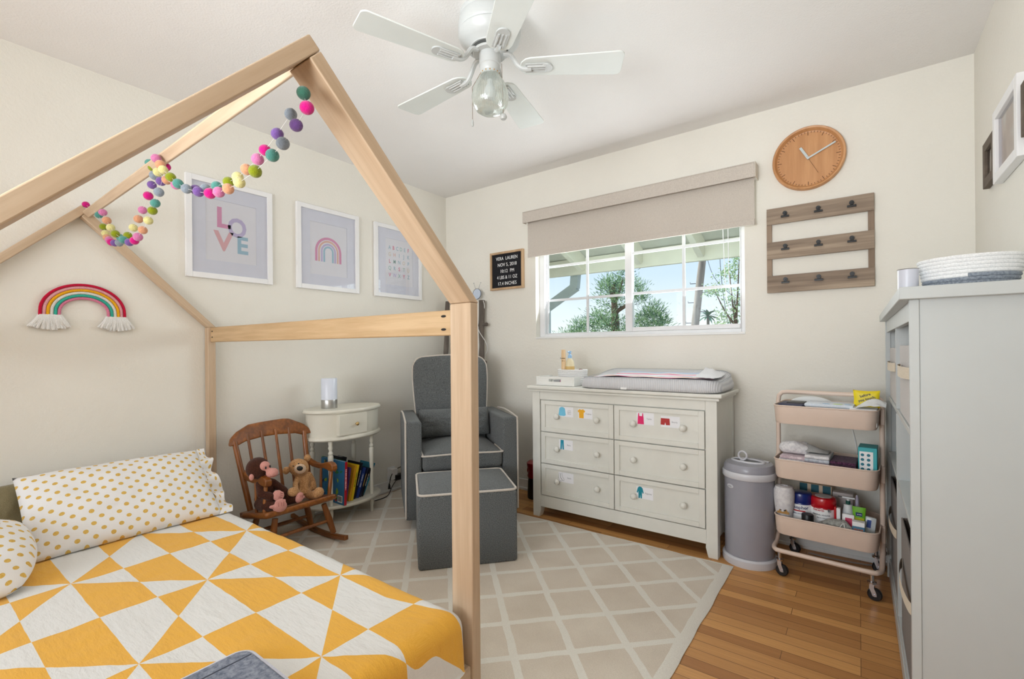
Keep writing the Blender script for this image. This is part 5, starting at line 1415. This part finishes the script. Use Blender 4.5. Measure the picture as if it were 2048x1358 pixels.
t = on_cart('pump_bottle', 'white pump bottle with dark green collar in the bottom cart tray', 'bottle', .086, -.020, ZB)
M_pump = flat('pump_white', (226, 232, 234), .35)
pb2 = G(M_pump).lathe([(0, 0), (.021, 0), (.0225, .005), (.0225, .11), (.018, .138), (.0165, .150), (0, .150)], 28).obj('bottle_body', t)
G(flat('collar_green', (20, 84, 74), .4)).lathe([(0, .1505), (.009, .1505), (.009, .166), (0, .166)], 20).obj('collar', t)
G(M_pump).lathe([(0, .1665), (.006, .1665), (.006, .176), (0, .176)], 14).box((.002, 0, .180), (.050, .014, .008), bev=.003).obj('pump', t)
g = G(flat('ink_teal', (30, 130, 130), .6)); g.box((-.004, -.0226, .098), (.022, .001, .006)); g.use(M_lgrey)
for i in range(3): g.box((0, -.0226, .078 - i * .012), (.026, .001, .002))
g.obj('label_print', pb2)
t = on_cart('nasal_bulb', 'pale lilac tapered dropper bottle behind the green tube', 'dropper', .115, .045, ZB); G(flat('dropper_lilac', (206, 200, 222), .35)).lathe([(0, 0), (.014, 0), (.015, .10), (.012, .128), (.0075, .14), (.0065, .170), (.003, .182), (0, .182)], 20).obj('dropper_body', t)
M_green = flat('tube_green', (116, 190, 40), .35, .05)
t = on_cart('green_tube', 'bright lime green sunscreen tube standing on the right of the bottom cart tray', 'tube', .129, -.045, ZB)
g = G(M_green)
g.grid(24, 8, lambda u, v: ((.018 + .0075 * v) * math.cos(2 * PI * u), .015 * (1 - .85 * v) * math.sin(2 * PI * u), .030 + v * .122), wrapu=True); bmesh.ops.holes_fill(g.bm, edges=g.bm.edges[:], sides=60); gt = g.obj('tube_body', t)
G(flat('cap_green', (90, 160, 30), .4)).lathe([(0, 0), (.015, 0), (.016, .004), (.016, .029), (0, .029)], 20).obj('cap', t)
g = G(flat('label_navy', (24, 50, 110), .5)); g.bx(-.012, .012, -.0100, -.0088, .112, .128); g.obj('navy_label', gt)
g = G(flat('label_lime', (206, 204, 40), .5)); g.box((.002, -.0115, .090), (.034, .001, .030), R(0, 'X')); g.obj('lime_label', gt)
g = G(M_paper); g.strokes(.019, .004, frame((1, 0, 0), (0, 0, 1), (0, -1, 0), (0, -.0102, .120)), 7); g.obj('lettering', gt)
t = on_cart('small_tube', 'short white cream tube with a pink panel in front of the pump bottle', 'tube', .090, -.078, ZB)
g = G(M_paper); g.box((0, 0, .066), (.046, .012, .10), R(-8, 'X'), bev=.004); g.bx(-.014, .014, -.014, .014, .0, .02); st2 = g.obj('tube_body', t)
g = G(flat('panel_pink', (206, 40, 90), .5)); g.box((.002, -.0066, .082), (.026, .0012, .036), R(-8, 'X')); g.obj('pink_panel', st2)
t = on_cart('drawstring_bag', 'grey drawstring gauze bag at the front rim of the bottom cart tray', 'bag', .050, -.112, ZB)
g = G(fabric('gauze_grey', (178, 178, 172), (130, 130, 124), scale=90, bump=.6)); limb(g, [(-.062, .01, .052), (-.02, 0, .070), (.025, 0, .076)], [.018, .026, .024]); limb(g, [(.025, 0, .076), (.046, -.012, .066)], [.016, .018]); limb(g, [(-.03, 0, .03), (.03, 0, .03)], [.028, .028]); g.obj('bag_body', t, remesh=.006)
G(M_cotton).tube([(.026, -.025, .090), (.012, -.036, .066), (.010, -.039, .058)], .002, 6, smooth=3).tube([(.030, -.025, .092), (.036, -.038, .064), (.036, -.040, .056)], .002, 6, smooth=3).obj('drawstring', t)
t = on_cart('tea_box', 'small brown and blue printed box lying at the front right of the bottom cart tray', 'carton', .132, -.112, ZB)
b2 = G(flat('box_brown', (122, 70, 40), .5)).bx(-.022, .022, -.016, .016, .0, .062).obj('carton_body', t, bev=.001)
G(flat('box_blue', (80, 130, 160), .5)).bx(-.0224, .0224, -.0165, .0164, .0625, .086).obj('blue_band', b2); G(M_paper).bx(-.0222, .0222, -.0163, .0162, .0865, .106).obj('white_top', b2)
g = G(flat('ink_orange', (222, 120, 60), .5)); g.strokes(.032, .007, frame((1, 0, 0), (0, 0, 1), (0, -1, 0), (0, -.0167, .073)), 8).strokes(.032, .007, frame((1, 0, 0), (0, 0, 1), (0, -1, 0), (0, -.0162, .048)), 9); g.obj('lettering', b2)
t = on_cart('blue_packet', 'clear packet with a dark blue label in the right corner of the bottom cart tray', 'packet', .160, -.045, ZB)
pc_ = G(flat('packet_clear', (206, 214, 216), .2, coat=.5)).box((0, 0, .058), (.044, .03, .11), R(6, 'Y') @ R(-10, 'X'), bev=.008).obj('packet_body', t)
G(flat('label_blue', (30, 70, 150), .5)).box((-.004, -.016, .082), (.016, .0015, .034), R(6, 'Y') @ R(-10, 'X')).obj('label', pc_)
t = on_cart('white_packet', 'small white packet tucked by the tan box in the bottom cart tray', 'packet', .168, -.132, ZB); G(M_paper).box((0, 0, .032), (.036, .012, .06), R(-10, 'X'), bev=.002).obj('packet_body', t)
# cord on the wall behind the cart
o = G(M_trim).tube([(-.05, YB - .006, .80), (-.035, YB - .006, .70), (-.01, YB - .006, .56), (-.02, YB - .008, .40), (-.10, YB - .010, .30), (-.16, YB - .030, .2)], .0025, 6, smooth=6).obj('wall_cable'); tag(o, 'thin white cord hanging on the wall behind the utility cart', 'cord')
o = G(flat('cord_grey', (150, 140, 134), .5)).tube([(-.22, 2.93, .0045), (-.10, 2.92, .0045), (0.02, 2.935, .0045), (.06, 2.95, .0045)], .0035, 6, smooth=6).obj('floor_cable'); tag(o, 'grey cable lying on the floor under the utility cart', 'cord')

# ------------------------------------------------------------------ bookcase
bc = thing('bookcase', 'tall white bookcase with fabric bins along the right wall', 'bookcase', (.27, 2.20, 0))
bo = Vector((.27, 2.20, 0))
FX, BYN, BYF, ZTOP = .104, 1.550, 2.868, 1.214
def K(g): g.bm.transform(T(-bo)); return g
g = G(M_caseW); g.bx(FX - .021, XR - .003, BYN - .022, BYF + .020, ZTOP, ZTOP + .031); K(g).obj('top', bc, bev=.002)
for y0 in (BYN, BYF - .019):
    g = G(M_caseW); g.bx(FX + .020, XR - .02, y0 + .004, y0 + .015, .02, ZTOP); K(g).obj('side_panel', bc)
    g = G(M_caseW); g.bx(FX, FX + .0195, y0, y0 + .019, 0, ZTOP); K(g).obj('corner_post', bc, bev=.0015)
    g = G(M_caseW); g.bx(XR - .04, XR - .018, y0, y0 + .019, 0, ZTOP); K(g).obj('corner_post', bc, bev=.0015)
g = G(M_caseW); g.bx(XR - .017, XR - .012, BYN + .02, BYF - .02, .05, ZTOP); K(g).obj('back_panel', bc)
g = G(M_caseW); g.bx(FX + .004, FX + .0195, BYN + .0195, BYF - .0195, ZTOP - .052, ZTOP); K(g).obj('top_rail', bc, bev=.001)
g = G(M_caseW); g.bx(FX + .006, FX + .019, BYN + .0195, BYF - .0195, .012, .070); K(g).obj('plinth', bc, bev=.001)
for z in (.072, .845): 
    g = G(M_caseW); g.bx(FX + .010, XR - .02, BYN + .0195, BYF - .0195, z, z + .018); K(g).obj('shelf', bc, bev=.001)
for y in (2.262,):
    g = G(M_caseW); g.bx(FX + .008, XR - .02, y - .009, y + .009, .0905, .8445); g.bx(FX + .008, XR - .02, y - .009, y + .009, .8635, ZTOP); K(g).obj('divider', bc, bev=.001)
g = G(M_caseW); g.bx(FX + .010, XR - .02, BYN + .0195, 2.2525, .585, .600); g.bx(FX + .010, XR - .02, 2.2715, BYF - .0195, .585, .600); K(g).obj('shelf', bc, bev=.001)
M_bin1 = fabric('bin_linen', (206, 200, 196), (182, 176, 172), scale=300); M_bin2 = fabric('bin_taupe', (122, 112, 104), (94, 84, 78), scale=300); M_strap = fabric('strap_cream', (226, 212, 190), (204, 188, 164), scale=400)
def fbin(label, yc, w_, z0, h, mat, lift=0, xf=.0):
    t = thing('fabric_bin', label, 'storage bin', (FX + .014 + xf, yc, z0), 0, 'fabric bins in the bookcase')
    g = G(mat); d = .26; th = .006
    g.bx(0, th, -w_ / 2, w_ / 2, .0005, h).bx(d - th, d, -w_ / 2, w_ / 2, .0005, h).bx(th, d - th, -w_ / 2, -w_ / 2 + th, .0005, h).bx(th, d - th, w_ / 2 - th, w_ / 2, .0005, h).bx(th, d - th, -w_ / 2 + th, w_ / 2 - th, .0005, .007)
    b_ = g.obj('bin_body', t, bev=.0025)
    G(M_strap).grid(20, 3, lambda u, v: (-.002 - .016 * math.sin(u * PI) ** .6, -w_ * .36 + u * w_ * .72, h * .66 + (v - .5) * .034)).obj('strap_handle', t)
    return t
fbin('pale linen bin with cream strap, far upper compartment of the bookcase', 2.555, .50, .864, .225, M_bin1)
fbin('pale linen bin with cream strap, near upper compartment of the bookcase', 1.905, .50, .864, .235, M_bin1)
fbin('dark taupe bin with cream strap, far lower compartment of the bookcase', 2.560, .50, .0905, .40, M_bin2)
fbin('dark taupe bin with cream strap, near lower compartment of the bookcase', 1.905, .50, .0905, .40, M_bin2)
t = thing('folded_blanket', 'white fluffy blanket poking out of the near linen bin', 'blanket', (FX + .17, 1.905, .872)); g = G(M_cotton); limb(g, [(0, -.18, .14), (0, .18, .14)], [.09, .09]); limb(g, [(-.02, -.14, .215), (.0, .16, .22)], [.05, .05]); g.obj('blanket_body', t, remesh=.012)

ZK = ZTOP + .0313
t = thing('tin_can', 'pale lilac tin can standing on the bookcase top', 'can', (.112, 1.700, ZK))
G(flat('tin_lilac', (206, 208, 218), .35, .03)).lathe([(.0, 0), (.0225, 0), (.0228, .002), (.0228, .063), (0, .050)], 40).obj('can_body', t)
G(flat('tin_rim', (150, 146, 140), .35, metal=.7)).tube([(.0228 * math.cos(2 * PI * k / 40), .0228 * math.sin(2 * PI * k / 40), .0635) for k in range(40)], .0011, 6, closed=True).obj('rim', t)
rk2 = thing('oval_rope_basket', 'white rope basket with grey base bands on the bookcase top', 'basket', (.240, 1.740, ZK), 0)
M_ropeg = fabric('rope_grey', (156, 164, 174), (112, 120, 132), scale=200, bump=.4)
g = G(M_rope); NB = 9; rr = .0054
ea, eb = .098, .078
for i in range(NB):
    z = rr + i * rr * 1.75; k = .86 + .18 * (i / (NB - 1)) ** .7
    g.use(M_ropeg if i < 3 else M_rope)
    if i == 3:
        P_ = [(ea * k * math.cos(2 * PI * q_ / 48), eb * k * math.sin(2 * PI * q_ / 48), z) for q_ in range(49)]
        g.use(M_rope).tube(P_[:36], rr, 8); g.use(M_ropeg).tube(P_[35:], rr, 8)
    else: g.tube([(ea * k * math.cos(2 * PI * q_ / 48), eb * k * math.sin(2 * PI * q_ / 48), z) for q_ in range(48)], rr, 8, closed=True)
g.obj('coiled_wall', rk2)
G(M_ropeg).lathe([(0, .001), (1, .001), (1, .007), (0, .007)], 40, None, True, ea * .86, eb * .86).obj('base', rk2)
t = thing('patterned_pouch', 'brown striped and floral cloth pouch sticking out of the oval rope basket', 'pouch', (.232, 1.76, ZK + .016))
g = G(fabric('stripe_brown', (196, 176, 160), (120, 90, 80), scale=90)); g.box((.0, 0, .036), (.075, .03, .068), R(-9, 'Y'), bev=.004); g.use(fabric('floral_lilac', (226, 214, 224), (130, 96, 130), scale=80)).ball((.035, -.006, .064), (.016, .012, .010), 14); g.obj('pouch_body', t)
# ------------------------------------------------------------------ outside the window
M_eave = flat('eave_paint', (246, 242, 226), .7, .04); M_soff = flat('soffit_paint', (222, 222, 212), .75, .05)
ev = thing('roof_eave', 'pale green roof eave with rafter tails outside the window', 'eave', (-1.2, 3.2, 1.9)); ev['kind'] = 'structure'
eo = Vector((-1.2, 3.2, 1.9))
def EV(g): g.bm.transform(T(-eo)); return g
g = G(M_eave); g.bx(-4.2, 1.6, 3.80, 3.84, 1.772, 1.915); EV(g).obj('fascia', ev)
g = G(flat('gutter_green', (150, 168, 158), .5)); g.bx(-4.2, 1.6, 3.842, 3.94, 1.795, 1.90); EV(g).obj('gutter', ev)
g = G(M_soff); sl_ = .36
g.prism([(3.16, 1.912 + .64 * sl_), (3.84, 1.912), (3.84, 1.935), (3.16, 1.935 + .64 * sl_)], frame((0, 1, 0), (0, 0, 1), (1, 0, 0), (-4.2, 0, 0)), 5.8); EV(g).obj('soffit', ev)
for x in (-2.52, -2.0, -1.462, -.969, -.45):
    g = G(M_eave); g.prism([(3.16, 1.79 + .60 * sl_), (3.76, 1.790), (3.798, 1.815), (3.798, 1.925), (3.16, 1.91 + .64 * sl_)], frame((0, 1, 0), (0, 0, 1), (1, 0, 0), (x - .022, 0, 0)), .044); EV(g).obj('rafter_tail', ev)
g = G(M_soff); g.bx(-4.2, 1.6, 3.148, 3.16, .3, 1.15); EV(g).obj('siding', ev)
dn = thing('downspout', 'grey-green downspout bending away below the eave at the left pane', 'downspout', (-2.09, 3.89, 1.60))
def bar(g, a, b, w_, d):
    a, b = Vector(a), Vector(b); x = (b - a).normalized(); y = Vector((0, 1, 0)); z = x.cross(y).normalized()
    g.bx(0, (b - a).length, -d / 2, d / 2, -w_ / 2, w_ / 2, frame(x, y, z, a)); return g
M_down = flat('downspout_paint', (186, 196, 198), .5)
g = G(M_down); bar(g, (-.03, 0, .21), (-.045, 0, .06), .078, .06); bar(g, (-.030, 0, .075), (-.34, -.05, -.12), .078, .058); bar(g, (-.335, -.05, -.10), (-.335, -.05, -1.8), .078, .058)
g.obj('pipe', dn)
def tree(name, label, base, trunk_r, h, lobes, n_per, leaf, c1, c2, seed, needle=False):
    random.seed(seed)
    t = thing(name, label, 'tree', base, 0, 'trees outside the window')
    bx_, by_, bz_ = base
    g = G(flat('bark_' + name, (120, 96, 80), .9, .2))
    g.tube([(0, 0, 0), (.1, 0, h * .5), (.02, 0, h)], [trunk_r, trunk_r * .75, trunk_r * .3], 10, smooth=3)
    for (lx, ly, lz, rx, ry, rz_) in lobes[:7]:
        e = Vector((lx - bx_, ly - by_, lz - bz_)); s_ = Vector((.05, 0, min(h * .8, max(.3, e.z - rz_ * 1.2))))
        g.tube([s_, s_.lerp(e, .5) + Vector((0, 0, -.1)), e], [trunk_r * .4, trunk_r * .25, trunk_r * .08], 6, smooth=3)
    g.obj('trunk', t)
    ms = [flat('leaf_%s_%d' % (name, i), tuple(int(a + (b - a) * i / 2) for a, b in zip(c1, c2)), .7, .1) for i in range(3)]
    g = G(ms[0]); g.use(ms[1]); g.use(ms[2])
    for (lx, ly, lz, rx, ry, rz_) in lobes:
        for k in range(n_per):
            d = Vector((random.gauss(0, 1), random.gauss(0, 1), random.gauss(0, 1))).normalized() * random.uniform(.35, 1.0)
            c = Vector((lx - bx_ + d.x * rx, ly - by_ + d.y * ry, lz - bz_ + d.z * rz_)); up_ = (d * .6 + Vector((0, 0, .8))).normalized()
            for q_ in range(46 if needle else 30):
                sp_ = Vector((random.gauss(0, 1), random.gauss(0, 1), random.gauss(0, .75))) * leaf * (1.9 if needle else 2.4)
                u = (sp_.normalized() + up_ * .7).normalized() if needle else Vector((random.gauss(0, 1), random.gauss(0, 1), random.gauss(0, 1))).normalized()
                w_ = u.orthogonal().normalized(); w_ = (w_ * math.cos(q_) + u.cross(w_) * math.sin(q_))
                p = c + sp_; s = leaf * random.uniform(.6, 1.15); asp = .16 if needle else .5
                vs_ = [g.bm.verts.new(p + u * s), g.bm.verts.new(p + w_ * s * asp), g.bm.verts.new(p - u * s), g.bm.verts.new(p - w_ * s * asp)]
                f = g.bm.faces.new(vs_); f.material_index = random.choice((0, 1, 2) if sp_.z < 0 else (1, 2, 2))  # upper leaves favour the paler greens: sunlit clump tops painted in
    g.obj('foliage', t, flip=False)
    return t
tree('pine_tree', 'large dark pine tree across the middle of the window view', (-9.0, 20, -.4), .28, 4.4,
     [(-8.9, 20, 3.3, .95, .9, .55), (-9.7, 20.1, 2.6, .75, .9, .45), (-9.0, 20, 2.3, 1.0, 1.0, .40), (-8.5, 20, 4.25, .75, .7, .65), (-9.2, 20, 4.0, .5, .6, .35), (-8.6, 19.9, 1.7, .95, .9, .40), (-7.75, 20, 3.55, .36, .5, .70), (-7.15, 20, 2.75, .38, .45, .38), (-6.95, 20, 2.2, .45, .5, .35), (-10.6, 20, 2.15, .62, .6, .32), (-11.3, 20, 1.75, .62, .6, .22), (-10.1, 20, 1.65, .8, .7, .3), (-7.6, 20, 2.2, .45, .6, .5), (-7.5, 20, 1.7, .6, .6, .35)], 17, .105, (58, 104, 80), (176, 204, 148), 5, True)
tree('leafy_tree', 'pale green leafy tree at the right of the window view', (-2.75, 14, -.4), .10, 2.6,
     [(-2.85, 14, 3.15, .42, .4, .35), (-2.72, 14, 2.45, .36, .4, .40), (-3.25, 14, 2.72, .26, .2, .10), (-2.85, 14, 1.85, .40, .4, .30), (-2.6, 14, 3.5, .3, .3, .3), (-3.1, 14, 1.62, .2, .2, .15)], 9, .042, (150, 184, 146), (208, 224, 166), 8)
pt = thing('palm_tree', 'small distant palm tree right of the utility pole', 'tree', (-7.33, 30, -.4), 0, 'trees outside the window')
G(flat('palm_trunk', (130, 122, 112), .9)).tube([(0, 0, 0), (0, 0, 3.4)], [.11, .08], 8).obj('trunk', pt)
g = G(flat('palm_green', (96, 136, 106), .7, .2)); random.seed(2)
for k in range(34):
    a = 2 * PI * k / 34 + random.uniform(-.1, .1); el = random.uniform(-.6, 1.3); L_ = random.uniform(.6, .85)
    pr = None
    for j in range(6):
        u = j / 5; r_ = L_ * u * math.cos(el * (1 - .3 * u)); z = 3.4 + L_ * u * math.sin(el) - .45 * u * u * L_
        wv = .07 * math.sin(PI * min(1, u * .9 + .1)); dx, dy = math.cos(a), math.sin(a)
        cur = (g.bm.verts.new((r_ * dx - wv * dy, r_ * dy + wv * dx, z - .02)), g.bm.verts.new((r_ * dx + wv * dy, r_ * dy - wv * dx, z)))
        if pr: g.bm.faces.new((pr[0], pr[1], cur[1], cur[0]))
        pr = cur
g.obj('fronds', pt, flip=False)
po = thing('utility_pole', 'weathered wooden utility pole with climbing pegs beyond the window', 'utility pole', (-5.13, 18, -.4))
pv = lambda z: Vector(((z + .4) * .118, 0, z + .4))
G(wood('pole_wood', (214, 200, 188), (140, 126, 116), 2, .9, 12, .1)).tube([pv(-.4), pv(2), pv(4.9)], [.15, .14, .125], 16).obj('pole', po)
g = G(flat('peg_steel', (120, 120, 124), .5, metal=.5))
for z, s in ((2.0, -1), (2.75, -1), (3.45, -1), (2.4, 1), (3.1, 1)): g.tube([pv(z), pv(z) + Vector((s * .34, 0, .01)), pv(z) + Vector((s * .34, 0, .07))], .014, 6)
g.obj('climbing_peg', po)
o = G(flat('wire_dark', (90, 96, 104), .6)).tube([(-3.95, 17.8, 4.6), (-3.86, 17.8, 3.2), (-3.6, 17.8, 1.2), (-3.5, 17.8, -.4)], .012, 5, smooth=4).obj('guy_wire'); tag(o, 'thin wire running down to the right of the utility pole', 'wire')
o = G(flat('wire_dark', (90, 96, 104), .6)).tube([(-4.45, 17.9, 4.6), (-3.95, 17.0, 3.5), (-3.0, 15.6, 2.6), (-1.5, 13.5, 1.7)], .010, 5, smooth=4).obj('service_wire'); tag(o, 'thin wire slanting right from the top of the utility pole', 'wire')
def ground_mat():
    return flat('dry_ground', (176, 168, 146), .95, .2, 3)
gd = G(ground_mat()).bx(-40, 25, 3.2, 60, -.5, -.4).obj('ground'); gd['kind'] = 'structure'

# ------------------------------------------------------------------ light, sky, camera
cam = bpy.data.cameras.new('camera'); co = bpy.data.objects.new('camera', cam); COL.objects.link(co)
cam.sensor_width = 36; cam.lens = 938.77 / 2048 * 36; cam.shift_y = (697.87 - 679) / 2048; cam.clip_start = .01
yaw = math.radians(-36.4235); rl = math.radians(-.4722)
f = Vector((math.sin(yaw), math.cos(yaw), 0)); r = Vector((math.cos(yaw), -math.sin(yaw), 0)); u = Vector((0, 0, 1))
r2 = r * math.cos(rl) + u * math.sin(rl); u2 = u * math.cos(rl) - r * math.sin(rl)
co.matrix_world = frame(tuple(r2), tuple(u2), tuple(-f), (0, 0, 1.098))
SC.camera = co
SC.view_settings.view_transform = 'Standard'; SC.view_settings.look = 'None'; SC.view_settings.gamma = 1; SC.view_settings.exposure = .05
SC.view_settings.use_curve_mapping = False
wd = bpy.data.worlds.new('sky'); SC.world = wd; wd.use_nodes = True
nt = wd.node_tree; bg = nt.nodes['Background']
tc = nt.nodes.new('ShaderNodeTexCoord'); sp = nt.nodes.new('ShaderNodeSeparateXYZ'); cr = nt.nodes.new('ShaderNodeValToRGB')
nt.links.new(tc.outputs['Generated'], sp.inputs[0]); nt.links.new(sp.outputs[2], cr.inputs[0])
cr.color_ramp.elements[0].color = lin((252, 253, 255)); cr.color_ramp.elements[0].position = .03
cr.color_ramp.elements[1].color = lin((150, 188, 236)); cr.color_ramp.elements[1].position = .55
e = cr.color_ramp.elements.new(.15); e.color = lin((216, 231, 250))
nt.links.new(cr.outputs[0], bg.inputs[0]); bg.inputs[1].default_value = 1.2
def area(name, loc, tgt, sx, sy, en, col, spread=None):
    l = bpy.data.lights.new(name, 'AREA'); l.shape = 'RECTANGLE'; l.size = sx; l.size_y = sy; l.energy = en; l.color = col
    if spread: l.spread = math.radians(spread)
    o = bpy.data.objects.new(name, l); COL.objects.link(o); o.location = loc
    o.rotation_euler = (Vector(tgt) - Vector(loc)).to_track_quat('-Z', 'Y').to_euler(); return o
area('added_rear_fill', (-1.5, YF - .16, 1.5), (-1.2, 2, 1.4), 2.3, 1.4, 40, (.90, .955, 1))  # added fill light, shining in through the invented rear opening
area('added_uplight', (-.75, -1.3, 1.15), (-1.1, 1.5, 2.44), 1.0, 1.0, 20, (.90, .955, 1), 95)  # added unseen uplight for ceiling bounce; no lamp stands there
area('daylight_front_window', (-1.26, YB + .125, 1.55), (-1.26, 1.2, 2.44), 1.35, .7, 22, (.91, .96, 1))
sun = bpy.data.lights.new('sun', 'SUN'); sun.energy = 4; sun.angle = math.radians(1); sun.color = (1, .96, .88)
so = bpy.data.objects.new('sun', sun); COL.objects.link(so); so.rotation_euler = Vector((.85, .15, -.8)).to_track_quat('-Z', 'Y').to_euler()
